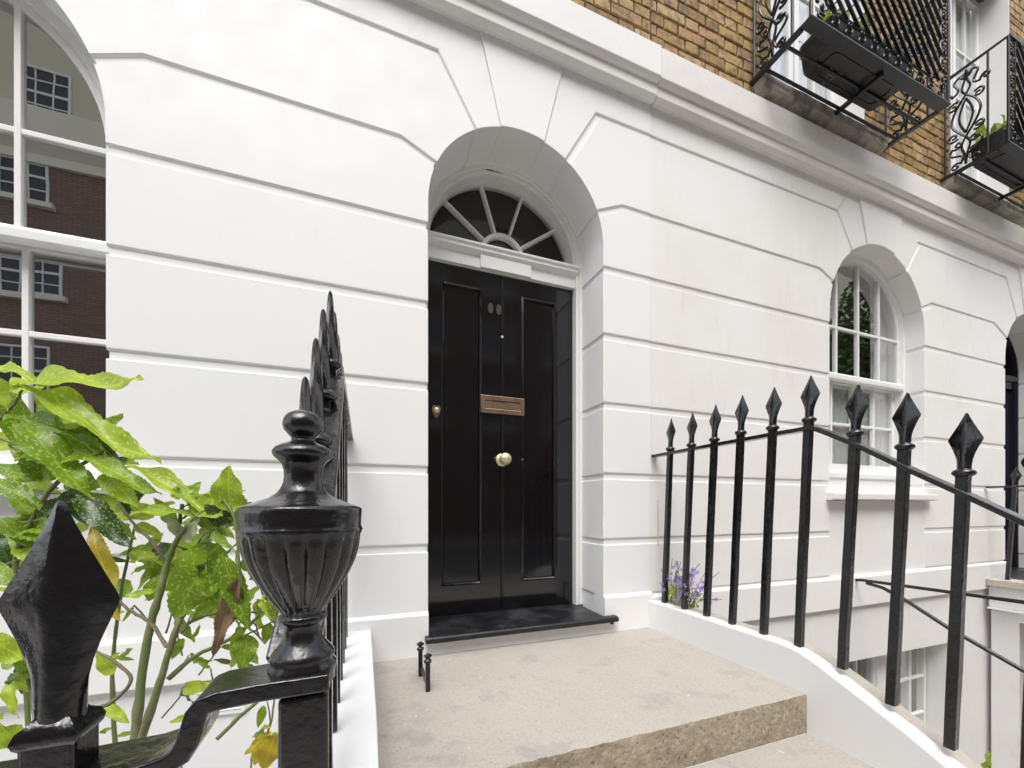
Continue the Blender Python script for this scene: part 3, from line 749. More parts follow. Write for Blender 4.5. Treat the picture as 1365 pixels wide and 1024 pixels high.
railL = empty('iron_railing', (-.038, .6, -.28), 'black spear topped railing left of the landing, seen nearly end on behind the urn', 'railing')
XP = -.0375
zlt = [.262, .275, .275, .275, .275, .266, .206, .148, .093]
for i in range(9): picket(railL, XP, ys_b[i], zb_[i]-.004-(.012 if i > 5 else 0), XP-.001*(i > 5), ys_t[i], zlt[i], math.pi/2)
rl = [(XP+.004, 1.0, .158), (XP+.004, .60, .160), (XP+.004, .545, .159), (XP+.004, .53, .156), (XP+.004, .515, .147), (XP+.004, .46, .100), (XP+.004, .389, .040), (XP+.004, .32, -.016), (XP+.004, .262, -.065), (XP+.002, .245, -.083)]
MB().tube(rl, 0, flat=(.026, .0075), up=(0, 0, 1)).build('handrail', IRON, railL, bevel=.003, smooth=40)

# corner post with urn
PX, PY = at(404, 700, .2045).x, at(404, 700, .2045).y
post = empty('corner_post', (PX, PY, -.6), 'square black iron corner post crowned by a fluted urn finial', 'post')
mb = MB(); L_ = []
for i in range(9):
    z = -.60+.508*i/8; h = .0112*(1+random.uniform(-.01, .01)); ca, sa = math.cos(.12), math.sin(.12)
    L_.append([(PX+.0005+x*ca-y*sa, PY+x*sa+y*ca, z) for x, y in ((h, h), (-h, h), (-h, -h), (h, -h))])
mb.loops(L_); mb.build('post_shaft', IRON, post, bevel=.005, smooth=40)
def flute(a_, h):
    if h > -.0115 or h < -.056: return 1
    t = min(1, (-.0115-h)/.008)*min(1, (h+.056)/.008)
    return 1-.075*t*(1-abs(math.sin(a_*9)))**1.6 + .012*t
U = [(548, .0012), (549, .0040), (552, .0064), (556, .0080), (562, .0090), (568, .0093), (574, .0087), (579, .0072), (583, .0058), (586, .0053), (589, .0057), (591, .0074), (594, .0100), (598, .0126), (603, .0138), (607, .0138), (611, .0128), (616, .0106), (621, .0094),
     (628, .0087), (636, .0086), (644, .0090), (652, .0102), (658, .0120), (664, .0152), (669, .0200), (673, .0248), (675.5, .0272), (678, .0281), (684, .0281), (692, .0279), (700, .0277), (703, .0281), (706, .0286), (709.5, .0282), (712, .0276), (718, .0273),
     (728, .0267), (740, .0257), (752, .0241), (764, .0220), (776, .0195), (787, .0169), (798, .0141), (807, .0117), (813, .0101), (816, .0098), (818, .0107), (821, .0113), (825, .0111), (828, .0098), (832, .0088), (840, .0085), (847, .0089), (854, .0102), (860, .0120),
     (865, .0137), (869, .0147), (873, .0149), (876, .0144), (879, .0146), (883, .0156), (888, .0159), (892, .0155), (897, .0150), (906, .0150)]
ZU = lambda v: (676-v)/533*.2045
def flu(a_, h):
    return flute(a_, h)
MB().lathe([(r, ZU(v)) for v, r in U], (PX, PY, 0), 144, mod=flu).build('urn_finial', IRON, post, smooth=55)

# front railing with the big spear head
railF = empty('iron_railing', (-.12, .22, -.6), 'black street railing whose large spear head stands at the lower left corner', 'railing')
AX, AY = at(81, 700, .165).x, at(81, 700, .165).y
def front_picket(ax, ay, dz=0):
    mb = MB(); h = .0088
    mb.loops([[(ax+h, ay+h, z), (ax-h, ay+h, z), (ax-h, ay-h, z), (ax+h, ay-h, z)] for z in (-.60, -.3, -.15, -.09+dz)])
    o = mb.build('picket', IRON, railF, bevel=.004, smooth=40)
    sp = spear((ax, ay, -.0905+dz), 1.05, math.radians(-4), col_sq=True)
    sp.build('spear_head', IRON, o, smooth=50)
front_picket(AX, AY)
for k in (1, 2, 3, 4, 5): front_picket(AX-.087*k, AY+.002*k)
yr = .2235
MB().tube([(-1.5, yr+.02, -.1125), (AX-.1, yr, -.1125), (AX, yr, -.1130), (-.088, yr, -.1120), (-.0785, yr, -.1100), (-.0735, yr, -.1070), (-.0710, yr, -.1020), (-.0695, yr, -.0960), (-.0680, yr, -.0905), (-.0655, yr, -.0870), (-.061, yr, -.0857), (-.045, yr+.001, -.0850), (-.0155, yr+.002, -.0850)], 0, flat=(.028, .0086), up=(0, 0, 1)).build('handrail', IRON, railF, bevel=.0028, smooth=40)

# neighbour's railing on the far steps
railN = empty('iron_railing', (2.80, .65, -.33), 'distant black spear topped railing in front of the dark door at the right edge', 'railing')
for i in range(6): picket(railN, 2.800, ys_b[i]-.02, -.36, 2.800, ys_t[i]-.02, zt_[i]-.075, math.pi/2, w=.0135)
MB().tube([(x, y, z-.062) for x, y, z in rail_path(2.80)[:6]], 0, flat=(.021, .0085), up=(0, 0, 1)).build('handrail', IRON, railN, bevel=.003)

# basement stair handrails in the neighbour's area
hr = empty('area_handrail', (1.8, .6, -.5), 'pair of thin black rails fixed to the neighbour\'s plinth above the basement window', 'handrail')
MB().tube([(1.805, 1.0, -.286), (1.80, .97, -.281), (1.79, .75, -.277), (1.78, .20, -.270)], 0, flat=(.011, .0105), up=(0, 0, 1)).build('rail', IRON, hr, bevel=.002)
MB().tube([(1.80, .955, -.290), (1.79, .90, -.297), (1.785, .84, -.322), (1.78, .72, -.392), (1.78, .56, -.472), (1.78, .30, -.60)], .0062, 10).build('rail', IRON, hr, smooth=60)

# boot scraper
bs = empty('boot_scraper', (.118, .84, -.364), 'small black iron boot scraper with two knobbed posts on the landing', 'boot scraper')
for y, zt in ((.877, -.291), (.799, -.290)):
    x = .1165 if y > .85 else .1205
    mb = MB(); mb.tube([(x, y, -.366), (x, y, zt-.017)], 0, flat=(.0088, .0088))
    p_ = mb.build('post', IRON, bs, bevel=.002)
    k = MB(); k.lathe([(.0050, -.019), (.0072, -.017), (.0078, -.0145), (.0068, -.012), (.0038, -.0105), (.0034, -.009), (.0062, -.007), (.0082, -.0045), (.0080, -.0030), (.0040, -.0012), (.0024, .0005), (.0004, .0012)], (x, y, zt), 18)
    k.build('knob', IRON, p_, smooth=50)
MB().box(.1165, .1195, .800, .876, -.352, -.338).build('scraper_blade', IRON_F, bs)

# ------------------------------------------------------------------ basement windows and vent
def casement(x0, x1, z0, z1, y, par, cols, rows, label, cur=False):
    t = .010
    fr = MB().plate([(x0, z0), (x1, z0), (x1, z1), (x0, z1)], [[(x0+t, z0+t), (x1-t, z0+t), (x1-t, z1-t), (x0+t, z1-t)]], y, y+.03).build('window', WOODW, par, bevel=.002, label=label)
    for i in range(1, cols):
        x = x0+(x1-x0)*i/cols; MB().box(x-.005, x+.005, y+.003, y+.018, z0+t, z1-t).build('glazing_bar', WOODW, fr)
    for j in range(1, rows):
        z = z0+(z1-z0)*j/rows; MB().box(x0+t, x1-t, y+.0035, y+.0175, z-.005, z+.005).build('glazing_bar', WOODW, fr)
    for i in range(cols):
        for j in range(rows):
            xa, xb = x0+t+(x1-x0-2*t)*i/cols, x0+t+(x1-x0-2*t)*(i+1)/cols; za, zb2 = z0+t+(z1-z0-2*t)*j/rows, z0+t+(z1-z0-2*t)*(j+1)/rows
            MB().add([(xa, y+.010, za), (xb, y+.010, za), (xb, y+.010, zb2), (xa, y+.010, zb2)], [(0, 1, 2, 3)]).build('pane', GLASS, fr)
    if cur: curtain(x0+t, x1-t, z0, z1, y+.05, .005, 5, 'curtain', fr)
    r = MB(); X0, X1, Y0, Y1, Z0_, Z1 = x0-.02, x1+.02, y+.031, y+.9, z0-.02, z1+.02
    r.add([(X0,Y0,Z0_),(X1,Y0,Z0_),(X1,Y1,Z0_),(X0,Y1,Z0_),(X0,Y0,Z1),(X1,Y0,Z1),(X1,Y1,Z1),(X0,Y1,Z1)], [(0,3,2,1),(4,5,6,7),(1,2,6,5),(2,3,7,6),(3,0,4,7)]); r.build('room_lining', ROOM, fr)
    return fr
MB().box(2.10, 2.255, 1.075, 1.14, -1.15, -.61).build('mullion_pier', STUCCO_OLD, house2)
casement(1.63, 2.10, -1.14, -.618, 1.085, house2, 4, 3, 'dark basement window behind the railing')
casement(2.255, 2.492, -1.14, -.622, 1.085, house2, 2, 3, 'basement window with pale curtains', cur=True)
casement(-.69, -.08, -.89, -.572, 1.07, house1, 3, 2, 'basement window low on the left')
vt = MB().plate([(-.3265, -.434), (-.235, -.438), (-.235, -.366), (-.3265, -.362)], [[(-.320, -.428), (-.2415, -.431), (-.2415, -.372), (-.320, -.369)]], .9985, 1.0065).build('vent_grille', VENT, house1, label='white louvred vent below the plinth')
for k in range(8):
    z = -.426+k*.0068
    MB().add([(-.320, .9985, z), (-.2415, .9985, z-.002), (-.2415, 1.005, z+.004), (-.320, 1.005, z+.006)], [(0, 1, 2, 3)]).build('louvre', VENT, vt)
MB().box(-.3205, -.2410, 1.0058, 1.0068, -.4305, -.370).build('vent_back', ROOM, vt)
# ------------------------------------------------------------------ French windows, sills and iron balconies
def french(x0, x1, zt, par, label):
    z0 = 1.462; fr = MB()
    fr.box(x0, x0+.012, 1.09, 1.12, z0, zt); fr.box(x1-.012, x1, 1.09, 1.12, z0, zt)
    P = [(x0+.012, z0+.0), (x1-.012, z0), (x1-.012, zt), (x0+.012, zt)]
    fr.box(x0+.0005, x0+.0045, .999, 1.0895, z0+.0005, zt-.001); fr.box(x1-.0045, x1-.0005, .999, 1.0895, z0+.0005, zt-.001)
    w = fr.build('window', WOODW, par, bevel=.001, label=label)
    ya = 1.098; xa, xb = x0+.012, x1-.012; xm = (x0+x1)/2
    for a_, b_ in ((xa, xm-.004), (xm+.004, xb)):
        st = .026
        MB().plate([(a_, z0+.012), (b_, z0+.012), (b_, zt), (a_, zt)], [[(a_+st, z0+.12), (b_-st, z0+.12), (b_-st, zt-.03), (a_+st, zt-.03)]], ya, ya+.02).build('window_leaf', WOODW, w, bevel=.003)
        zz = z0+.12
        for k in range(1, 4):
            z = zz+k*.24; MB().box(a_+st, b_-st, ya+.004, ya+.015, z-.005, z+.005).build('glazing_bar', WOODW, w)
        xc = (a_+b_)/2; MB().box(xc-.005, xc+.005, ya+.0045, ya+.0155, zz, zt-.03).build('glazing_bar', WOODW, w)
        for k in range(4):
            z1 = min(zz+(k+1)*.24, zt-.03)
            for p, q in ((a_+st, xc), (xc, b_-st)):
                MB().add([(p, ya+.01, zz+k*.24), (q, ya+.01, zz+k*.24), (q, ya+.01, z1), (p, ya+.01, z1)], [(0, 1, 2, 3)]).build('pane', GLASS, w)
        MB().box(a_+.02, b_-.02, ya-.004, ya+.001, z0+.03, z0+.105).build('leaf_panel', WOODW, w, bevel=.002)
    curtain(xa+.02, xb-.02, z0+.05, zt, 1.125, .006, 12, 'curtain', w)
    MB().box(x0-.03, x1+.03, 1.145, 1.15, z0-.02, zt+.02).build('room_lining', ROOML, w)
    MB().box(x0, x1, 1.0, 1.12, 1.4605, z0).build('threshold', WOODW, w)
    # projecting stone sill
    mb = MB(); n = 26; r = random.Random(int(x0*100)); L_ = []
    for i in range(n+1):
        x = x0-.080+(x1-x0+.145)*i/n; j = lambda s_: r.uniform(-1, 1)*s_
        L_.append([(x, 1.012, 1.4605), (x, .962, 1.458), (x, .958+j(.001), 1.4555), (x, .957+j(.0015), 1.418+j(.001)), (x, .960+j(.001), 1.4135+j(.002)), (x, .985, 1.409+j(.003)), (x, 1.012, 1.407)])
    mb.loops(L_); mb.build('stone_sill', SILLST, w, smooth=35)
    return w
for (x0, x1, zt), par, lb in ((FW[4], house3, 'French window of the far house'), (FW[5], house3, 'last French window of the far house'), (FW[0], house1, 'first floor French window'), (FW[1], house1, 'first floor French window over the front door'), (FW[2], house2, 'white French window behind the nearer balcony'), (FW[3], house2, 'white French window behind the farther balcony')):
    french(x0, x1, zt, par, lb)

def spiral(cx, cz, r0, turns, a0, dirn=1, n=22):
    out = []
    for i in range(n+1):
        t = i/n; r = r0*(1-t*.86); a_ = a0+dirn*2*math.pi*turns*t; out.append((cx+r*math.cos(a_), cz+r*math.sin(a_)))
    return out
def s_scroll(x0, z0, x1, z1, r):
    """S shaped bar with a curl at each end, in panel coordinates"""
    d = Vector((x1-x0, z1-z0)); n_ = Vector((-d.y, d.x)).normalized()
    mid = []
    for i in range(9):
        t = i/8; mid.append(Vector((x0, z0))+d*t+n_*math.sin(2*math.pi*t)*r*.9)
    a_ = spiral(x0+n_.x*-r, z0+n_.y*-r, r, 1.25, math.atan2(n_.y, n_.x), -1); b_ = spiral(x1+n_.x*r, z1+n_.y*r, r, 1.25, math.atan2(-n_.y, -n_.x), -1)
    return list(reversed(a_))+[(p.x, p.y) for p in mid[1:-1]]+b_
def smooth2(P, m=5):
    E_ = [(2*P[0][0]-P[1][0], 2*P[0][1]-P[1][1])]+list(P)+[(2*P[-1][0]-P[-2][0], 2*P[-1][1]-P[-2][1])]; out = []
    for i in range(1, len(E_)-2):
        a_, b_, c_, d_ = [Vector(q) for q in E_[i-1:i+3]]
        for k in range(m):
            t = k/m; q = .5*((2*b_)+(c_-a_)*t+(2*a_-5*b_+4*c_-d_)*t*t+(3*b_-a_-3*c_+d_)*t**3); out.append((q.x, q.y))
    return out+[P[-1]]
def side_panel(H, Wd):
    """curves of a scrollwork panel Wd wide and H high"""
    cv = []; c = Wd/2
    for s_ in (1, -1):
        m = lambda P: [(c+s_*(x-c), z) for x, z in P]
        # pointed vesica in the middle
        cv.append(m(smooth2([(c, H*.30), (c+Wd*.25, H*.42), (c+Wd*.34, H*.52), (c+Wd*.23, H*.63), (c, H*.73)])))
        cv.append(m(smooth2([(c, H*.34), (c+Wd*.12, H*.44), (c+Wd*.16, H*.52), (c+Wd*.11, H*.60), (c, H*.69)])))
        cv.append(m(s_scroll(c+Wd*.12, H*.05, c+Wd*.32, H*.24, Wd*.125)))
        cv.append(m(s_scroll(c+Wd*.34, H*.78, c+Wd*.12, H*.95, Wd*.125)))
        cv.append(m(spiral(c+Wd*.30, H*.355, Wd*.15, 1.3, -2.4, 1)))
        cv.append(m(spiral(c+Wd*.30, H*.67, Wd*.15, 1.3, 2.4, -1)))
        cv.append(m(smooth2([(c, H*.02), (c+Wd*.03, H*.12), (c+Wd*.10, H*.22), (c, H*.30)])))
        cv.append(m(smooth2([(c, H*.98), (c+Wd*.03, H*.88), (c+Wd*.10, H*.80), (c, H*.73)])))
    return cv
def balcony(x0, x1, label_i, par):
    y0, y1 = .795, 1.0; z = 1.452; zt = 1.878
    b = empty('balcony', ((x0+x1)/2, 1.0, z), ['black iron balconette with two flower boxes at the top, nearer of the two', 'black iron balconette cut by the right edge, farther of the two'][label_i], 'balcony', 'iron balconettes under the first floor windows')
    # tray frame, seen from below
    MB().box(x0, x1, y0, y0+.034, z-.003, z+.003).build('front_plate', IRON_F, b, bevel=.002)
    for x in (x0, x1-.016): MB().box(x, x+.016, y0+.034, y1-.001, z-.007, z+.004).build('side_bar', IRON_F, b, bevel=.002)
    for y in (.878, .948): MB().tube([(x0+.016, y, z), (x1-.016, y, z)], .0050, 8).build('tray_bar', IRON_F, b, smooth=60)
    xm = (x0+x1)/2+.01; MB().box(xm-.006, xm+.006, y0+.02, y1-.001, z-.017, z-.0035).build('bracket', IRON_F, b, bevel=.002)
    # top rail and corner posts
    MB().tube([(x0+.006, y1, zt), (x0+.006, y0+.006, zt), (x1-.006, y0+.006, zt), (x1-.006, y1, zt)], 0, flat=(.014, .008), up=(0, 0, 1)).build('top_rail', IRON_F, b)
    for x in (x0+.006, x1-.006):
        MB().tube([(x, y0+.006, z+.003), (x, y0+.006, zt)], .005, 8).build('corner_post', IRON_F, b, smooth=60)
        MB().tube([(x, .985, z+.003), (x, .985, zt)], .004, 8).build('wall_post', IRON_F, b, smooth=60)
        MB().tube([(x, y0+.062, z+.003), (x, y0+.062, zt)], .004, 8).build('side_post', IRON_F, b, smooth=60)
        mb = MB(); Wd = .985-(y0+.062)
        for cvv in side_panel(zt-z-.01, Wd): mb.tube([(x, .985-p, z+.005+q) for p, q in cvv], .0042, 6)
        mb.build('scroll_panel', IRON_F, b, smooth=60)
    # front: scroll border with lattice
    bw = .058
    MB().tube([(x0+bw, y0+.006, zt), (x0+bw, y0+.006, z+.10), (x0+bw+.02, y0+.006, z+.07), (x0+bw+.06, y0+.006, z+bw), (x1-bw-.06, y0+.006, z+bw), (x1-bw-.02, y0+.006, z+.07), (x1-bw, y0+.006, z+.10), (x1-bw, y0+.006, zt)], .0035, 6).build('lattice_border', IRON_F, b, smooth=60)
    mb = MB(); yy = y0+.006
    k = int((x1-x0-.03)/.062)
    for i in range(k):
        xx = x0+.02+(x1-x0-.04)*(i+.5)/k
        mb.tube([(p, yy, q) for p, q in s_scroll(xx-.014, z+.014, xx+.014, z+.046, .011)], .0032, 6)
    for xx in (x0+bw/2+.004, x1-bw/2-.004):
        for j in range(6):
            zz = z+.07+j*.064; mb.tube([(p, yy, q) for p, q in s_scroll(xx-.010, zz, xx+.010, zz+.040, .011)], .0032, 6)
    mb.build('scroll_border', IRON_F, b, smooth=60)
    # diagonal lattice bars, each clipped to the bordered field
    fx0, fx1, fz0, fz1 = x0+bw, x1-bw, z+bw, zt
    sp = .056
    for dirn in (1, -1):
        n = int(((fx1-fx0)+(fz1-fz0))/sp)+2
        for i in range(1, n):
            # line: x = a + t, z = fz0 + t (dirn 1) or z = fz1 - t
            s0 = fx0-(fz1-fz0)+i*sp
            t0 = max(0, fx0-s0); t1 = min(fz1-fz0, fx1-s0)
            if t1-t0 < .02: continue
            pts = []
            for t in (t0, t1):
                x = s0+t; zz = fz0+t if dirn == 1 else fz1-t; pts.append((x, yy+(.003 if dirn == 1 else -.003), zz))
            MB().tube(pts, 0, flat=(.0036, .0036) if dirn == 1 else (.0048, .0085), up=(0, 1, 0)).build('lattice_bar', IRON_F, b)
    return b
balcony(1.240, 1.985, 0, house2); balcony(2.405, 3.160, 1, house2)

# leaves -------------------------------------------------------------------------------
def leaf_mat(name, c1, c2, spot, spot_amt, trans=.45, rough=.32):
    m = bpy.data.materials.new(name); m.use_nodes = True; n = m.node_tree.nodes; l = m.node_tree.links
    b = n['Principled BSDF']; b.inputs['Roughness'].default_value = rough
    tc = n.new('ShaderNodeTexCoord'); oi = n.new('ShaderNodeObjectInfo')
    ad = n.new('ShaderNodeVectorMath'); ad.operation = 'ADD'
    cb = n.new('ShaderNodeCombineXYZ'); ml = n.new('ShaderNodeMath'); ml.operation = 'MULTIPLY'; ml.inputs[1].default_value = 40
    l.new(oi.outputs['Random'], ml.inputs[0]); l.new(ml.outputs[0], cb.inputs[0]); l.new(ml.outputs[0], cb.inputs[1])
    l.new(tc.outputs['Object'], ad.inputs[0]); l.new(cb.outputs[0], ad.inputs[1])
    mix = n.new('ShaderNodeMix'); mix.data_type = 'RGBA'; l.new(oi.outputs['Random'], mix.inputs[0]); mix.inputs[6].default_value = (*c1, 1); mix.inputs[7].default_value = (*c2, 1)
    ns = n.new('ShaderNodeTexNoise'); ns.inputs['Scale'].default_value = 34; ns.inputs['Detail'].default_value = 4; l.new(ad.outputs[0], ns.inputs['Vector'])
    r = n.new('ShaderNodeMapRange'); r.inputs[1].default_value = .555; r.inputs[2].default_value = .62; r.inputs[4].default_value = spot_amt
    l.new(ns.outputs['Fac'], r.inputs[0])
    n2 = n.new('ShaderNodeTexNoise'); n2.inputs['Scale'].default_value = 4; n2.inputs['Detail'].default_value = 3; l.new(ad.outputs[0], n2.inputs['Vector'])
    r2 = n.new('ShaderNodeMapRange'); r2.inputs[1].default_value = .45; r2.inputs[2].default_value = .75; r2.inputs[4].default_value = .45
    l.new(n2.outputs['Fac'], r2.inputs[0])
    m0 = n.new('ShaderNodeMix'); m0.data_type = 'RGBA'; l.new(r2.outputs[0], m0.inputs[0]); l.new(mix.outputs[2], m0.inputs[6]); m0.inputs[7].default_value = (c1[0]*.45, c1[1]*.5, c1[2]*.5, 1)
    m1 = n.new('ShaderNodeMix'); m1.data_type = 'RGBA'; l.new(r.outputs[0], m1.inputs[0]); l.new(m0.outputs[2], m1.inputs[6]); m1.inputs[7].default_value = (*spot, 1)
    # midrib and side veins follow the blade (local x = length, y = width)
    sp = n.new('ShaderNodeSeparateXYZ'); l.new(tc.outputs['Object'], sp.inputs[0])
    def M_(op, a_, b_=None, c_=None):
        q = n.new('ShaderNodeMath'); q.operation = op
        for i, val in enumerate((a_, b_, c_)):
            if val is None: continue
            if isinstance(val, (int, float)): q.inputs[i].default_value = val
            else: l.new(val, q.inputs[i])
        return q.outputs[0]
    ay = M_('ABSOLUTE', sp.outputs[1]); fr_ = M_('FRACT', M_('MULTIPLY', M_('SUBTRACT', sp.outputs[0], M_('MULTIPLY', ay, 1.3)), 7.0))
    v1 = M_('LESS_THAN', fr_, .07); v2 = M_('LESS_THAN', ay, .0085); vein = M_('MAXIMUM', M_('MULTIPLY', v1, .35), v2)
    mv = n.new('ShaderNodeMix'); mv.data_type = 'RGBA'; l.new(M_('MULTIPLY', vein, .6), mv.inputs[0]); l.new(m1.outputs[2], mv.inputs[6]); mv.inputs[7].default_value = (min(1, c2[0]*1.35+.04), min(1, c2[1]*1.2+.04), c2[2]+.03, 1)
    m1 = mv
    l.new(m1.outputs[2], b.inputs['Base Color'])
    t = n.new('ShaderNodeBsdfTranslucent'); g = n.new('ShaderNodeGamma'); g.inputs[1].default_value = .8
    l.new(m1.outputs[2], g.inputs[0]); l.new(g.outputs[0], t.inputs[0])
    mx = n.new('ShaderNodeMixShader'); mx.inputs[0].default_value = trans
    l.new(b.outputs[0], mx.inputs[1]); l.new(t.outputs[0], mx.inputs[2]); l.new(mx.outputs[0], n['Material Output'].inputs[0])
    bp = n.new('ShaderNodeBump'); bp.inputs['Strength'].default_value = .3; bp.inputs['Distance'].default_value = .003; l.new(ns.outputs['Fac'], bp.inputs['Height']); l.new(bp.outputs[0], b.inputs['Normal'])
    return m
LM = {'l': leaf_mat('light_spotted_leaf', (.30, .47, .020), (.42, .57, .035), (.66, .68, .14), .85),
      'm': leaf_mat('green_spotted_leaf', (.14, .28, .012), (.25, .40, .020), (.55, .60, .12), .85),
      'd': leaf_mat('dark_spotted_leaf', (.02, .06, .012), (.045, .10, .018), (.30, .38, .06), .7, trans=.2, rough=.28),
      'y': leaf_mat('yellowing_leaf', (.50, .40, .04), (.58, .44, .03), (.22, .28, .03), .6),
      'b': leaf_mat('withered_brown_leaf', (.20, .12, .07), (.26, .17, .10), (.10, .06, .04), .5, trans=.25, rough=.7),
      'p': leaf_mat('pale_underside_leaf', (.42, .47, .28), (.46, .50, .33), (.30, .36, .14), .6, rough=.6)}
def leaf_mesh(name, width, curl, fold, twist, seed, serr=.05):
    """length 1 along x; width ratio; toothed towards the tip"""
    r = random.Random(seed); n = 34; vs = []; fs = []
    for i in range(n+1):
        t = i/n
        w = width/2*(math.sin(math.pi*min(1, t**.80))**.80)*(1-.25*t) if 0 < t < 1 else 0
        if t > .93: w = width/2*.30*(1-t)/.07*.6+.0005
        if t > .38 and t < .95 and i % 2 == 0: w *= 1-serr*2.2
        if t < .05: w = .012
        zc = -curl*(t**2)+.04*math.sin(t*5+seed)+.012*math.sin(t*13+seed*2)
        tw = twist*t
        for k in (-1, -.55, 0, .55, 1):
            y = w*k; z = zc+fold*abs(y)+(.034*math.sin(t*15+k*2.4+seed)*abs(k)**1.5)
            yy = y*math.cos(tw)-(z-zc)*math.sin(tw); zz = zc+y*math.sin(tw)+(z-zc)*math.cos(tw)
            if k == 0: zz -= .006
            vs.append((t*(1-.10*curl*t), yy, zz))
    for i in range(n):
        for k in range(4):
            a_ = i*5+k; fs.append((a_, a_+1, a_+6, a_+5))
    me = bpy.data.meshes.new(name); me.from_pydata(vs, [], fs)
    for p in me.polygons: p.use_smooth = True
    return me
SHAPES = {}
for si, (wd, cu, fo, tw) in enumerate([(.36, .10, .28, .3), (.42, .22, .22, -.4), (.30, .30, .35, .5), (.50, .12, .2, -.2), (.38, .05, .45, .8), (.22, .16, .3, .2)]):
    for mk in LM:
        me = leaf_mesh('leaf', wd, cu, fo, tw, si+1); me.materials.append(LM[mk]); SHAPES[(si, mk)] = me
LEAFW = .88
def place_leaf(par, B, T, nrm, shape, mk, wscale=1.0):
    """B,T in units; nrm = upper side direction"""
    X = (T-B); L_ = X.length*S; X.normalize(); Zv = (nrm-X*nrm.dot(X))
    if Zv.length < 1e-4: Zv = Vector((0, 0, 1))
    Zv.normalize(); Yv = Zv.cross(X)
    M = Matrix(((X.x, Yv.x, Zv.x), (X.y, Yv.y, Zv.y), (X.z, Yv.z, Zv.z))).to_4x4()
    o = bpy.data.objects.new('leaf', SHAPES[(shape, mk)]); C.objects.link(o); o.parent = par
    o.matrix_local = Matrix.Translation(W(B)-org(par)) @ M @ Matrix.Diagonal((L_, L_*wscale*LEAFW, L_, 1))
    return o
BARK = mat('green_aucuba_stem', (.13, .17, .05), .6, noise=[(25, .45, .65, (.20, .17, .11), .9), (60, .55, .7, (.07, .06, .04), .6)], bump=(60, .5, .003))
TWIG = mat('brown_twig', (.15, .125, .075), .8, noise=[(40, .5, .65, (.24, .22, .14), .8)], bump=(80, .5, .002))
shrub = empty('aucuba_shrub', (-.17, .36, -.62), 'large leaved shrub with yellow spotted green leaves behind the street railing', 'shrub')
def stem(pts, r0, r1, m=BARK, name='stem'):
    P = [at(u, v, f) for u, v, f in pts]
    # subdivide with a little knobbliness
    Q = []; 
    E_ = [P[0]*2-P[1]]+P+[P[-1]*2-P[-2]]
    for i in range(1, len(E_)-2):
        a_, b_, c_, d_ = E_[i-1:i+3]
        for t in (0, .2, .4, .6, .8):
            Q.append(.5*((2*b_)+(c_-a_)*t+(2*a_-5*b_+4*c_-d_)*t*t+(3*b_-a_-3*c_+d_)*t**3)+Vector((random.uniform(-1, 1), random.uniform(-1, 1), random.uniform(-1, 1)))*.0003)
    Q.append(P[-1]); n = len(Q)
    R = [.58*(r0+(r1-r0)*i/(n-1))*(1.20 if i % 9 == 4 else 1+random.uniform(-.05, .05)) for i in range(n)]
    MB().tube(Q, R, 9).build(name, m, shrub, smooth=60)
stem([(178, 1010, .33), (186, 930, .335), (197, 850, .34), (213, 790, .345), (222, 755, .35), (236, 720, .35), (262, 690, .345), (298, 668, .34)], .0062, .0028)
stem([(176, 1020, .33), (205, 935, .33), (222, 880, .335), (238, 830, .34), (262, 800, .35), (300, 770, .35)], .0058, .0022)
stem([(222, 755, .35), (205, 725, .345), (180, 700, .34), (158, 672, .335)], .0026, .0016, TWIG)
stem([(222, 862, .335), (200, 830, .34), (170, 812, .34), (150, 790, .34)], .0028, .0018, TWIG)
stem([(125, 945, .33), (150, 935, .33), (175, 905, .335), (150, 880, .34), (128, 868, .345)], .0030, .0018, TWIG)
stem([(225, 905, .34), (260, 875, .35), (310, 850, .355), (345, 822, .36), (375, 795, .37)], .0034, .0018)
stem([(290, 985, .34), (320, 955, .345), (350, 930, .35), (385, 905, .36)], .0030, .0020)
stem([(240, 845, .34), (262, 825, .35), (310, 815, .355), (368, 820, .36)], .0022, .0012, TWIG)
stem([(320, 850, .35), (345, 838, .352), (370, 826, .355)], .0014, .001, TWIG)
stem([(140, 600, .36), (80, 640, .36), (45, 690, .36), (20, 760, .36), (40, 900, .35), (60, 1010, .34)], .0026, .0046)
stem([(0, 585, .36), (40, 598, .36), (90, 600, .36), (140, 622, .36)], .0016, .0014, TWIG)
stem([(-30, 700, .36), (20, 698, .36), (60, 690, .36), (95, 655, .36)], .0030, .0020)
stem([(0, 560, .37), (18, 540, .37), (30, 520, .37)], .0022, .0016, TWIG)
stem([(100, 720, .36), (60, 735, .36), (0, 755, .36)], .0020, .0022, TWIG)
stem([(300, 668, .34), (312, 690, .335), (318, 740, .33), (322, 780, .33)], .0022, .0013)
stem([(236, 720, .35), (240, 690, .35), (243, 672, .35)], .0024, .0026)
stem([(155, 1010, .40), (150, 900, .41), (160, 800, .42), (180, 700, .43)], .0036, .0020)
stem([(40, 1010, .40), (30, 850, .41), (10, 700, .42)], .0040, .0024)
stem([(340, 1010, .33), (352, 990, .33), (362, 960, .33), (366, 925, .33)], .0016, .0010, BARK)

N = lambda x, y, z: Vector((x, y, z))
def LF(b, t, f0, f1, nrm, shape, mk, ws=1.0): place_leaf(shrub, at(b[0], b[1], f0), at(t[0], t[1], f1), N(*nrm), shape, mk, ws)
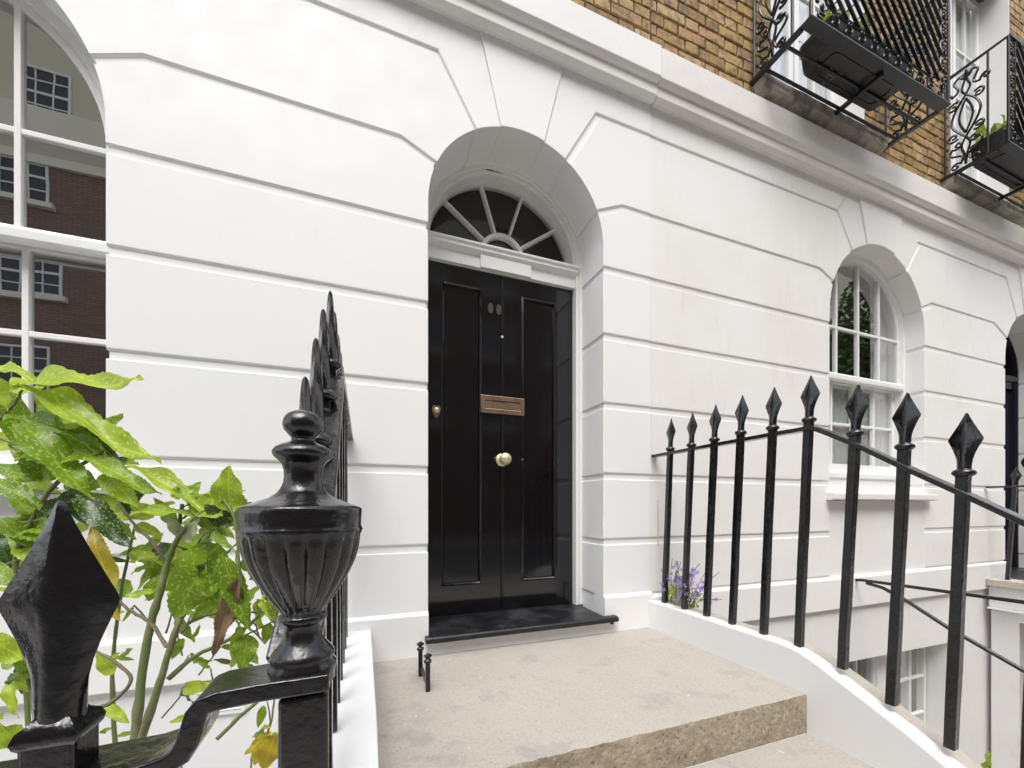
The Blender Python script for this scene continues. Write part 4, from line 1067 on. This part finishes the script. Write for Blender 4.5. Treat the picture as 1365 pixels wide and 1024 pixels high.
# the leaves one can pick out, base -> tip
LF((20, 522), (178, 483), .36, .34, (.1, -.62, .8), 0, 'l', .66)
LF((-15, 492), (48, 492), .37, .35, (0, -.6, .8), 5, 'l', 1.1)
LF((22, 522), (215, 592), .36, .335, (.2, -.5, .85), 0, 'l', .50)
LF((0, 557), (140, 580), .37, .35, (0, -.5, .8), 5, 'm', .9)
LF((22, 580), (140, 610), .37, .35, (.1, -.9, .4), 3, 'm', 1.25)
LF((95, 565), (146, 610), .38, .37, (-.2, -.9, .2), 1, 'd', 1.1)
LF((30, 565), (120, 648), .35, .33, (.3, -.7, .6), 1, 'm', .9)
LF((60, 645), (48, 570), .37, .365, (.2, -1, .1), 3, 'm', 1.5)
LF((10, 520), (18, 600), .38, .375, (0, -1, .3), 1, 'm', 1.3)
LF((-10, 500), (14, 545), .36, .36, (.6, -.6, .3), 1, 'l', 1.2)
LF((112, 615), (215, 648), .35, .34, (.1, -.5, .85), 0, 'l', .70)
LF((170, 625), (310, 680), .345, .34, (.1, -.5, .85), 0, 'l', .55)
LF((305, 683), (303, 620), .34, .335, (-.2, -1, .15), 3, 'l', 1.75)
LF((298, 688), (238, 658), .34, .345, (0, -.9, .5), 1, 'l', 1.2)
LF((165, 690), (275, 672), .345, .34, (0, -.5, .85), 5, 'l', .9)
LF((308, 700), (272, 672), .345, .335, (0, -1, .1), 3, 'd', 1.7)
LF((310, 680), (230, 680), .35, .345, (0, -.6, .8), 5, 'd', .9)
LF((102, 662), (176, 726), .34, .335, (.35, -.75, .5), 0, 'd', 1.05)
LF((48, 690), (110, 655), .34, .35, (.1, -.8, .5), 4, 'd', .9)
LF((150, 800), (102, 692), .35, .345, (-.1, -1, .3), 2, 'y', 1.1)
LF((118, 770), (150, 830), .35, .345, (-.1, -1, .1), 1, 'y', 1.0)
LF((130, 665), (165, 692), .36, .355, (0, -1, .3), 3, 'l', 1.4)
LF((160, 700), (135, 662), .36, .36, (0, -1, .3), 1, 'l', 1.4)
LF((205, 690), (172, 670), .36, .36, (0, -1, .3), 3, 'l', 1.5)
LF((242, 715), (222, 686), .35, .34, (0, -1, .3), 3, 'p', 1.2)
LF((246, 722), (264, 690), .35, .34, (0, -1, .4), 3, 'p', 1.2)
LF((292, 722), (225, 830), .345, .335, (.1, -1, .3), 3, 'm', 1.35)
LF((292, 728), (282, 850), .34, .335, (-.2, -1, .1), 2, 'm', 1.2)
LF((296, 740), (330, 845), .335, .325, (.1, -1, .2), 1, 'm', .85)
LF((300, 710), (258, 720), .345, .34, (0, -.6, .8), 1, 'd', 1.2)
LF((318, 700), (328, 665), .35, .35, (0, -1, .3), 3, 'm', 1.3)
LF((310, 705), (350, 690), .35, .35, (0, -.8, .5), 1, 'l', 1.4)
LF((316, 770), (280, 890), .335, .325, (.2, -1, 0), 2, 'b', .8)
LF((322, 780), (300, 838), .34, .335, (-.2, -1, .1), 1, 'b', 1.0)
LF((330, 845), (322, 895), .345, .34, (0, -1, .1), 3, 'm', 1.6)
LF((322, 838), (305, 880), .345, .34, (0, -1, .1), 1, 'l', 1.2)
LF((360, 830), (352, 860), .36, .36, (0, -1, .1), 3, 'm', 1.2)
LF((355, 800), (372, 838), .36, .36, (.2, -1, .1), 1, 'm', 1.2)
LF((370, 795), (356, 825), .37, .37, (-.2, -1, .1), 1, 'd', 1.2)
LF((345, 800), (340, 822), .36, .36, (0, -1, .3), 3, 'l', 1.3)
LF((352, 940), (342, 974), .345, .34, (0, -1, .1), 1, 'm', 1.1)
LF((350, 990), (338, 1022), .325, .32, (0, -1, .2), 3, 'y', 1.5)
LF((362, 975), (320, 1012), .33, .32, (0, -.9, .3), 2, 'y', 1.3)
LF((366, 978), (350, 1030), .32, .32, (0, -1, .2), 3, 'y', 1.5)
LF((365, 975), (372, 1010), .33, .325, (0, -1, .1), 1, 'l', 1.1)
LF((362, 968), (348, 970), .33, .325, (0, -.8, .5), 1, 'y', 1.3)
LF((175, 1000), (140, 1003), .34, .34, (0, -.5, .8), 1, 'm', 1.1)
LF((185, 1008), (205, 998), .34, .34, (0, -.5, .8), 1, 'm', 1.1)
LF((140, 940), (168, 965), .345, .34, (0, -1, .5), 1, 'l', 1.1)
LF((205, 790), (160, 790), .35, .345, (0, -.6, .8), 1, 'l', 1.0)
LF((210, 780), (255, 785), .36, .355, (0, -.6, .8), 1, 'l', 1.0)
LF((205, 780), (210, 740), .36, .355, (0, -1, .3), 2, 'm', 1.1)
LF((195, 800), (235, 745), .355, .35, (0, -1, .3), 1, 'm', 1.0)
LF((150, 900), (128, 870), .36, .355, (0, -1, .3), 3, 'l', 1.3)
# left edge, low
LF((30, 880), (-30, 840), .33, .325, (0, -1, .3), 3, 'l', 1.3)
LF((40, 905), (15, 870), .34, .335, (0, -.8, .6), 1, 'm', 1.1)
LF((35, 1000), (-5, 965), .33, .32, (0, -1, .4), 3, 'l', 1.2)
LF((30, 965), (-25, 1010), .33, .32, (.3, -1, .4), 1, 'l', 1.4)
LF((50, 985), (20, 1020), .33, .33, (0, -1, .3), 1, 'm', 1.3)
LF((20, 780), (-30, 740), .34, .34, (0, -1, .5), 0, 'm', 1.2)
LF((0, 690), (40, 730), .35, .35, (0, -1, .5), 1, 'm', 1.2)
LF((-10, 700), (15, 760), .36, .36, (.3, -1, .2), 3, 'd', 1.2)
LF((-20, 640), (60, 670), .36, .35, (0, -.7, .7), 5, 'm', 1.3)
LF((50, 640), (-20, 610), .37, .37, (0, -.8, .5), 1, 'm', 1.0)
LF((-20, 655), (28, 640), .37, .37, (0, -.8, .5), 3, 'l', 1.0)
# more of the middle layer
for b, t, f0, f1, nr, sh, mk, ws in [
  ((30, 605), (95, 600), .375, .37, (0, -.9, .4), 3, 'l', 1.2), ((70, 560), (48, 512), .38, .375, (.2, -1, .2), 1, 'm', 1.3), ((5, 535), (60, 500), .39, .385, (0, -.8, .5), 1, 'l', .9),
  ((-10, 600), (50, 560), .39, .385, (0, -1, .3), 1, 'l', 1.1), ((15, 650), (70, 625), .38, .375, (0, -.8, .6), 1, 'm', .9), ((45, 690), (5, 650), .37, .365, (0, -.9, .5), 1, 'l', 1.1),
  ((20, 690), (60, 715), .37, .36, (.2, -1, .4), 1, 'm', 1.2), ((10, 740), (50, 770), .37, .365, (0, -1, .4), 4, 'l', 1.2), ((105, 655), (60, 668), .365, .36, (0, -.8, .6), 1, 'd', 1.3),
  ((110, 650), (160, 640), .36, .355, (0, -.8, .6), 1, 'm', .9), ((130, 655), (60, 600), .37, .365, (0, -1, .4), 0, 'm', 1.1), ((236, 700), (200, 660), .37, .365, (0, -1, .3), 1, 'm', 1.1),
  ((215, 720), (180, 735), .36, .355, (0, -.9, .4), 1, 'm', 1.1), ((200, 735), (250, 730), .38, .375, (0, -.8, .5), 4, 'd', 1.1), ((215, 750), (172, 765), .365, .36, (0, -.9, .4), 4, 'm', 1.1),
  ((260, 690), (290, 650), .36, .355, (0, -1, .3), 3, 'l', 1.2), ((262, 690), (300, 712), .355, .35, (0, -.8, .5), 1, 'm', 1.0), ((245, 850), (225, 882), .36, .355, (0, -1, .2), 1, 'm', 1.1),
  ((275, 812), (300, 790), .365, .36, (0, -1, .3), 1, 'l', 1.2), ((285, 800), (252, 832), .365, .36, (0, -1, .3), 3, 'm', 1.1), ((322, 760), (350, 730), .37, .365, (0, -1, .3), 3, 'm', 1.2),
  ((345, 770), (325, 735), .375, .37, (0, -1, .3), 1, 'l', 1.2), ((330, 715), (372, 720), .37, .37, (0, -1, .3), 5, 'm', 1.2), ((180, 700), (212, 712), .37, .365, (0, -1, .3), 1, 'l', 1.2)]: LF(b, t, f0, f1, nr, sh, mk, ws)
rnd = random.Random(31)
for (u, v, f, n, L_, a0, a1) in [(60, 560, .385, 5, 62, -60, 60), (25, 615, .385, 5, 60, -70, 80), (140, 625, .365, 5, 55, -50, 60), (85, 660, .37, 5, 52, -80, 70), (20, 705, .37, 5, 58, -80, 90),
                                 (300, 672, .36, 5, 50, -190, -10), (240, 672, .365, 5, 42, -180, 0), (212, 745, .37, 5, 44, -40, 220), (292, 745, .36, 4, 55, 30, 150), (345, 775, .37, 5, 36, -120, 120),
                                 (270, 700, .37, 6, 48, -200, 20), (30, 800, .37, 5, 50, -60, 120), (10, 900, .36, 5, 55, -90, 90), (150, 690, .38, 5, 48, -150, 60), (330, 640, .40, 0, 30, 0, 1), (45, 960, .36, 4, 45, -90, 60),
                                 (325, 860, .37, 3, 34, 20, 160), (255, 790, .37, 4, 36, 0, 200)]:
    for k in range(n):
        an = math.radians(a0+(a1-a0)*(k+rnd.uniform(.1, .9))/n); L2 = L_*rnd.uniform(.75, 1.25)
        LF((u+6*math.cos(an), v+6*math.sin(an)), (u+L2*math.cos(an), v+L2*math.sin(an)*.85+6), f, f+rnd.uniform(-.03, .03), (rnd.uniform(-.5, .5), -1, rnd.uniform(.0, 1.1)), rnd.choice([0, 1, 2, 3, 4]), rnd.choice('lllmmmd'), rnd.uniform(.95, 1.35))
rnd = random.Random(12)
for k in range(46):      # small leaves along the inner twigs
    u = rnd.uniform(128, 366); v = rnd.choice([rnd.uniform(690, 880), rnd.uniform(690, 1020)]); f = rnd.uniform(.335, .40); an = rnd.uniform(0, 6.28); L_ = rnd.uniform(20, 44)
    LF((u, v), (u+L_*math.cos(an), v+L_*math.sin(an)*.8+5), f, f+rnd.uniform(-.02, .02), (rnd.uniform(-.6, .6), -1, rnd.uniform(-.1, .9)), rnd.choice([0, 1, 2, 4]), rnd.choice('llmmmd'), rnd.uniform(.85, 1.2))
    if k % 2: stem([(u, v, f), (u-14*math.cos(an)+rnd.uniform(-8, 8), v-14*math.sin(an)+12, f), (u-30*math.cos(an), v-22*math.sin(an)+34, f)], .0009, .0014, rnd.choice([BARK, TWIG]))
for k in range(110):
    u = rnd.uniform(-120, 250); v = rnd.uniform(560, 1010)
    if u > 180 and v < 700: continue
    if 60 < u < 250 and v > 830 and rnd.random() < .8: continue
    f = rnd.uniform(.40, .52); an = rnd.uniform(0, 6.28); L_ = rnd.uniform(20, 46)
    LF((u, v), (u+L_*math.cos(an), v+L_*math.sin(an)*.8), f, f+rnd.uniform(-.02, .02), (rnd.uniform(-.5, .5), -1, rnd.uniform(-.1, .8)), rnd.choice([0, 1, 3, 4]), rnd.choice('llmmmd'), rnd.uniform(.9, 1.4))
for k in range(40):      # parts of the shrub outside the frame, to the left
    u = rnd.uniform(-420, -20); v = rnd.uniform(480, 1100); f = rnd.uniform(.34, .5); an = rnd.uniform(0, 6.28); L_ = rnd.uniform(60, 110)
    LF((u, v), (u+L_*math.cos(an), v+L_*math.sin(an)*.7), f, f+rnd.uniform(-.03, .03), (rnd.uniform(-.5, .5), -1, rnd.uniform(0, .9)), rnd.choice([0, 1, 3, 4]), rnd.choice('llmmmd'), rnd.uniform(.8, 1.2))
MB().box(-.62, -.02, .262, .52, -.68, -.60).build('planting_bed', CONC, None, label='raised planting ledge holding the spotted shrub beside the steps', cat='planter')

# campanula in the corner of the coping
PET = mat('violet_petal', (.30, .20, .62), .6, noise=[(60, .4, .7, (.45, .36, .75), .7)])
camp = empty('bellflower', (.862, .935, -.285), 'small violet bellflower growing at the foot of the wall by the first railing bars', 'plant')
rnd = random.Random(4); stm = MB(); fl = MB(); gl = MB()
for k in range(44):
    a_ = rnd.uniform(0, 6.28); b0 = Vector((.862+rnd.uniform(-.012, .02), .93+rnd.uniform(-.05, .03), -.284))
    tip = b0+Vector((rnd.uniform(-.07, .05), rnd.uniform(-.09, .03), rnd.uniform(.03, .135)))
    if tip.x < .79: tip.x = .80
    stm.tube([b0, b0.lerp(tip, .5)+Vector((0, 0, .012)), tip], .0008, 5)
    for j in range(rnd.randint(1, 3)):
        c_ = tip.lerp(b0, rnd.uniform(0, .45))+Vector((rnd.uniform(-.006, .006), rnd.uniform(-.008, .004), rnd.uniform(-.003, .008))); d = Vector((rnd.uniform(-.6, .4), -1, rnd.uniform(-.5, .6))).normalized()
        s1 = d.cross(Vector((0, 0, 1))).normalized(); s2 = s1.cross(d)
        vs = [c_]; fs = []
        for m_ in range(5):
            an = 2*math.pi*m_/5; e1 = s1*math.cos(an)+s2*math.sin(an); e2 = s1*math.cos(an+.42)+s2*math.sin(an+.42); e0 = s1*math.cos(an-.42)+s2*math.sin(an-.42)
            b1 = len(vs); vs += [c_+e0*.0042+d*.002, c_+e1*.0082+d*.0035, c_+e2*.0042+d*.002]; fs.append((0, b1, b1+1, b1+2))
        fl.add(vs, fs)
stm.build('stem', BARK, camp, kind='stuff'); fl.build('flowers', PET, camp, kind='stuff')
for k in range(110):
    c_ = Vector((.866+rnd.uniform(-.022, .03), .915+rnd.uniform(-.05, .05), -.283+rnd.uniform(0, .05))); d = Vector((rnd.uniform(-1, 1), rnd.uniform(-1, .2), rnd.uniform(0, 1))).normalized()
    s1 = d.cross(Vector((0, 0, 1))).normalized()*.0055; s2 = s1.cross(d).normalized()*.007
    gl.add([c_-s2, c_+s1, c_+s2, c_-s1], [(0, 1, 2, 3)])
gl.build('foliage', LM['l'], camp, kind='stuff')
# green leaf in the neighbour's area
ar = empty('potted_plant', (1.33, .62, -.62), 'single green leaf tip showing above the bare coping at the lower right', 'plant')
for b_, t_ in (((1310, 1030), (1321, 1000)), ((1318, 1060), (1300, 1030)), ((1322, 1060), (1340, 1030))): place_leaf(ar, at(b_[0], b_[1], .95), at(t_[0], t_[1], .95), N(0, -1, .3), 3, 'm', 1.0)
MB().lathe([(.0005, -.14), (.035, -.14), (.045, 0), (.040, 0), (.0005, -.01)], at(1318, 1060, .95)-Vector((0, 0, .02)), 20).build('pot', PLAST, ar, smooth=40)

# window boxes on the balconies
def window_box(x0, x1, y0, y1, z0, h, label, mark=True):
    p = empty('window_box', ((x0+x1)/2, (y0+y1)/2, z0), label, 'window box', 'black plastic window boxes on the balconettes')
    cx_, cy_ = (x0+x1)/2, (y0+y1)/2; L_ = []
    def rr(sx, sy, z, n=6):
        out = []; r = .018
        for qx, qy, a0 in ((1, 1, 0), (-1, 1, 90), (-1, -1, 180), (1, -1, 270)):
            for k in range(n):
                a_ = math.radians(a0+90*k/(n-1)); out.append((cx_+qx*(sx-r)+r*math.cos(a_), cy_+qy*(sy-r)+r*math.sin(a_), z))
        return out
    hx, hy = (x1-x0)/2, (y1-y0)/2
    for s_, z in ((.86, z0), (.90, z0+.006), (.97, z0+h*.8), (1.0, z0+h*.82), (1.0, z0+h), (.95, z0+h), (.93, z0+h*.9)): L_.append(rr(hx*(.5+.5*s_), hy*s_, z))
    b = MB().loops(L_).build('box', PLAST, p, smooth=40)
    # raised foot ring on the underside
    o1 = [(x, y) for x, y, _ in rr(hx*.80, hy*.62, 0)]; o2 = [(x, y) for x, y, _ in rr(hx*.77, hy*.54, 0)]
    mb = MB(); n = len(o1); vs = [(x, y, z0-.0035) for x, y in o1]+[(x, y, z0-.0035) for x, y in o2]+[(x, y, z0+.001) for x, y in o1]+[(x, y, z0+.001) for x, y in o2]; fs = []
    for j in range(n):
        k = (j+1) % n; fs += [(j, k, n+k, n+j), (j, 2*n+j, 2*n+k, k), (n+j, n+k, 3*n+k, 3*n+j)]
    mb.add(vs, fs); mb.build('foot_ring', PLAST, b, smooth=40)
    if mark:
        mb = MB(); mx_, my_ = cx_-hx*.45, cy_+hy*.30
        for a_, b_ in (((-.022, -.012), (0, .028)), ((0, .028), (.022, -.012)), ((-.03, -.016), (-.012, -.012)), ((.012, -.012), (.03, -.016)), ((-.010, .0), (.010, .0))):
            mb.tube([(mx_+a_[0], my_+a_[1], z0-.0006), (mx_+b_[0], my_+b_[1], z0-.0006)], 0, flat=(.0035, .0012), up=(0, 0, 1))
        mb.build('moulded_mark', CHALK, b)
    MB().lathe([(.0004, 0), (.006, 0), (.006, .001), (.0004, .001)], (cx_+hx*.7, cy_+hy*.2, z0-.0015), 12).build('drain_hole', ROOM, b)
    rnd = random.Random(int(x0*77))
    for k in range(26):
        bs_ = Vector((cx_+rnd.uniform(-.9, .9)*hx, cy_+rnd.uniform(-.8, .8)*hy, z0+h*.95)); t_ = bs_+Vector((rnd.uniform(-.05, .05), rnd.uniform(-.05, .05), rnd.uniform(.01, .12)))
        place_leaf(p, bs_, t_, Vector((rnd.uniform(-1, 1), -1, .3)), rnd.choice([1, 3]), rnd.choice('lmm'), 1.2)
    for k in range(4):
        bs_ = Vector((x0+.005, cy_+rnd.uniform(-.8, .8)*hy, z0+h)); t_ = bs_+Vector((-rnd.uniform(.0, .03), rnd.uniform(-.02, .03), -rnd.uniform(-.01, .05)))
        place_leaf(p, bs_, t_, Vector((-1, -.5, .3)), 1, 'm', 1.1)
window_box(1.375, 1.775, .812, .930, 1.4585, .085, 'dark plastic window box with a pale moulded mark under the nearer balconette')
window_box(2.435, 2.835, .806, .924, 1.4585, .085, 'dark plastic window box at the right edge on the farther balconette', mark=False)

# soil-stained strip / old cable on the party line
CAB = mat('dirty_white_cable', (.55, .52, .47), .7)
MB().tube([(.853, .999, .02), (.8535, .999, -.03), (.855, .999, -.07), (.854, .999, -.12)], .0016, 6).build('cable', CAB, house2, smooth=60)
MB().tube([(1.755+.0, .99, 1.232), (1.752, .999, 1.20), (1.705, .997, 1.145)], .0012, 5).build('cable', CAB, house2, smooth=60)
DIRT = mat('sooty_downpipe_stain', (.05, .042, .03), .9)  # dark dirt colour for a stained strip at the downpipe; no mesh uses it

# ------------------------------------------------------------------ across the street (seen in the glass)
def opp_brick():
    m = bpy.data.materials.new('brown_terrace_brick'); m.use_nodes = True; n = m.node_tree.nodes; l = m.node_tree.links
    b = n['Principled BSDF']; b.inputs['Roughness'].default_value = .9
    tc = n.new('ShaderNodeTexCoord'); mp = n.new('ShaderNodeMapping'); mp.inputs['Rotation'].default_value = (math.radians(90), 0, 0)
    bt = n.new('ShaderNodeTexBrick'); bt.inputs['Scale'].default_value = 1.0; bt.inputs['Brick Width'].default_value = .225; bt.inputs['Row Height'].default_value = .075; bt.inputs['Mortar Size'].default_value = .009
    bt.inputs['Color1'].default_value = (.30, .20, .165, 1); bt.inputs['Color2'].default_value = (.22, .15, .12, 1); bt.inputs['Mortar'].default_value = (.13, .11, .09, 1)
    l.new(tc.outputs['Object'], mp.inputs[0]); l.new(mp.outputs[0], bt.inputs['Vector']); l.new(bt.outputs[0], b.inputs['Base Color']); return m
OB = opp_brick(); OSH = mat('pale_cornice', (.84, .80, .68), .8); OUP = mat('olive_upper_stucco', (.66, .63, .48), .8); OGL = mat('far_window_glass', (.05, .055, .06), .08)
YO = -5.04
opp = empty('opposite_terrace', (0, YO, -.6), 'brown brick terrace across the street, mirrored in the left window', 'house')
def vx(u, v): r = at(u, v, 1); k = 7.2/r.y; return (r.x*k, r.z*k)
zb0 = vx(131, 226)[1]; zb1 = vx(131, 173)[1]
MB().box(-14, 18, YO-1.6, YO, -.6, zb0-.02).build('wall', OB, opp)
MB().extr_x([(YO-1.6, zb0-.02), (YO+.05, zb0-.02), (YO+.05, zb0+.1), (YO+.16, zb0+.2), (YO+.16, zb1), (YO-1.6, zb1)], -14, 18).build('cornice', OSH, opp)
MB().box(-14, 18, YO-1.6, YO-.12, zb1, zb1+1.5).build('attic_wall', OUP, opp)
def owin(xc, z0, z1, wd, yy=YO):
    fr = MB().plate([(xc-wd/2, z0), (xc+wd/2, z0), (xc+wd/2, z1), (xc-wd/2, z1)], [[(xc-wd/2+.03, z0+.03), (xc+wd/2-.03, z0+.03), (xc+wd/2-.03, z1-.03), (xc-wd/2+.03, z1-.03)]], yy-.02, yy+.02).build('window', WOODW, opp)
    MB().box(xc-wd/2+.02, xc+wd/2-.02, yy-.01, yy+.004, z0+.02, z1-.02).build('pane', OGL, fr)
    mb = MB()
    for k in (1, 2): x = xc-wd/2+wd*k/3; mb.box(x-.008, x+.008, yy+.004, yy+.014, z0, z1)
    for k in (1, 2, 3): z = z0+(z1-z0)*k/4; mb.box(xc-wd/2, xc+wd/2, yy+.005, yy+.016, z-(.016 if k == 2 else .008), z+(.016 if k == 2 else .008))
    mb.build('glazing_bars', WOODW, fr)
    MB().box(xc-wd/2-.06, xc+wd/2+.06, yy-.01, yy+.07, z0-.07, z0).build('sill', OSH, fr)
xw, zt_o = vx(58, 196); _, zb_o = vx(58, 262); xw2 = xw
_, zt2 = vx(40, 322); _, zb2_ = vx(40, 385); _, zt3 = vx(40, 452); _, zb3 = vx(40, 520)
wd = .62
for k in range(-6, 12):
    xc = xw-wd/2+k*1.35
    owin(xc, zb_o, zt_o, wd); owin(xc, zb2_, zt2, wd); owin(xc, zb3, zt3, wd)
    owin(xc+.25, vx(70, 152)[1], vx(70, 84)[1], .55, YO-.12)
# street tree across the road, mirrored in the right-hand window
tree = empty('street_tree', (9.0, -2.6, -.6), 'leafy street tree across the road, mirrored in the right hand window', 'tree')
MB().tube([(9.0, -2.6, -.6), (9.02, -2.62, .6), (9.0, -2.58, 1.6), (9.1, -2.6, 3.0)], [.09, .075, .06, .03], 12).build('trunk', TWIG, tree, smooth=60)
for k in range(7):
    a_ = k*.9; MB().tube([(9.0, -2.6, 1.2+k*.2), (9.0+.5*math.cos(a_), -2.6+.4*math.sin(a_), 1.8+k*.22), (9.0+1.0*math.cos(a_), -2.6+.9*math.sin(a_), 2.2+k*.25)], [.035, .025, .01], 8).build('limb', TWIG, tree, smooth=60)
rnd = random.Random(3); cr = MB()
for k in range(9000):
    q = Vector((rnd.gauss(0, 1), rnd.gauss(0, 1), rnd.gauss(0, 1))).normalized()*rnd.uniform(.35, 1)**.5
    lump = .75+.3*math.sin(q.x*5)*math.sin(q.z*6+1)+.2*math.sin(q.y*7)
    c_ = Vector((9.0+q.x*1.7*lump, -2.6+q.y*1.3*lump, 2.6+q.z*1.7*lump)); s1 = Vector((rnd.gauss(0, 1), rnd.gauss(0, 1), rnd.gauss(0, 1))).normalized()*.05; s2 = s1.cross(Vector((rnd.gauss(0, 1), rnd.gauss(0, 1), 1))).normalized()*.035
    cr.add([c_-s1, c_+s2, c_+s1, c_-s2], [(0, 1, 2, 3)])
cr.build('crown', mat('tree_leaf', (.07, .12, .03), .6), tree, kind='stuff')
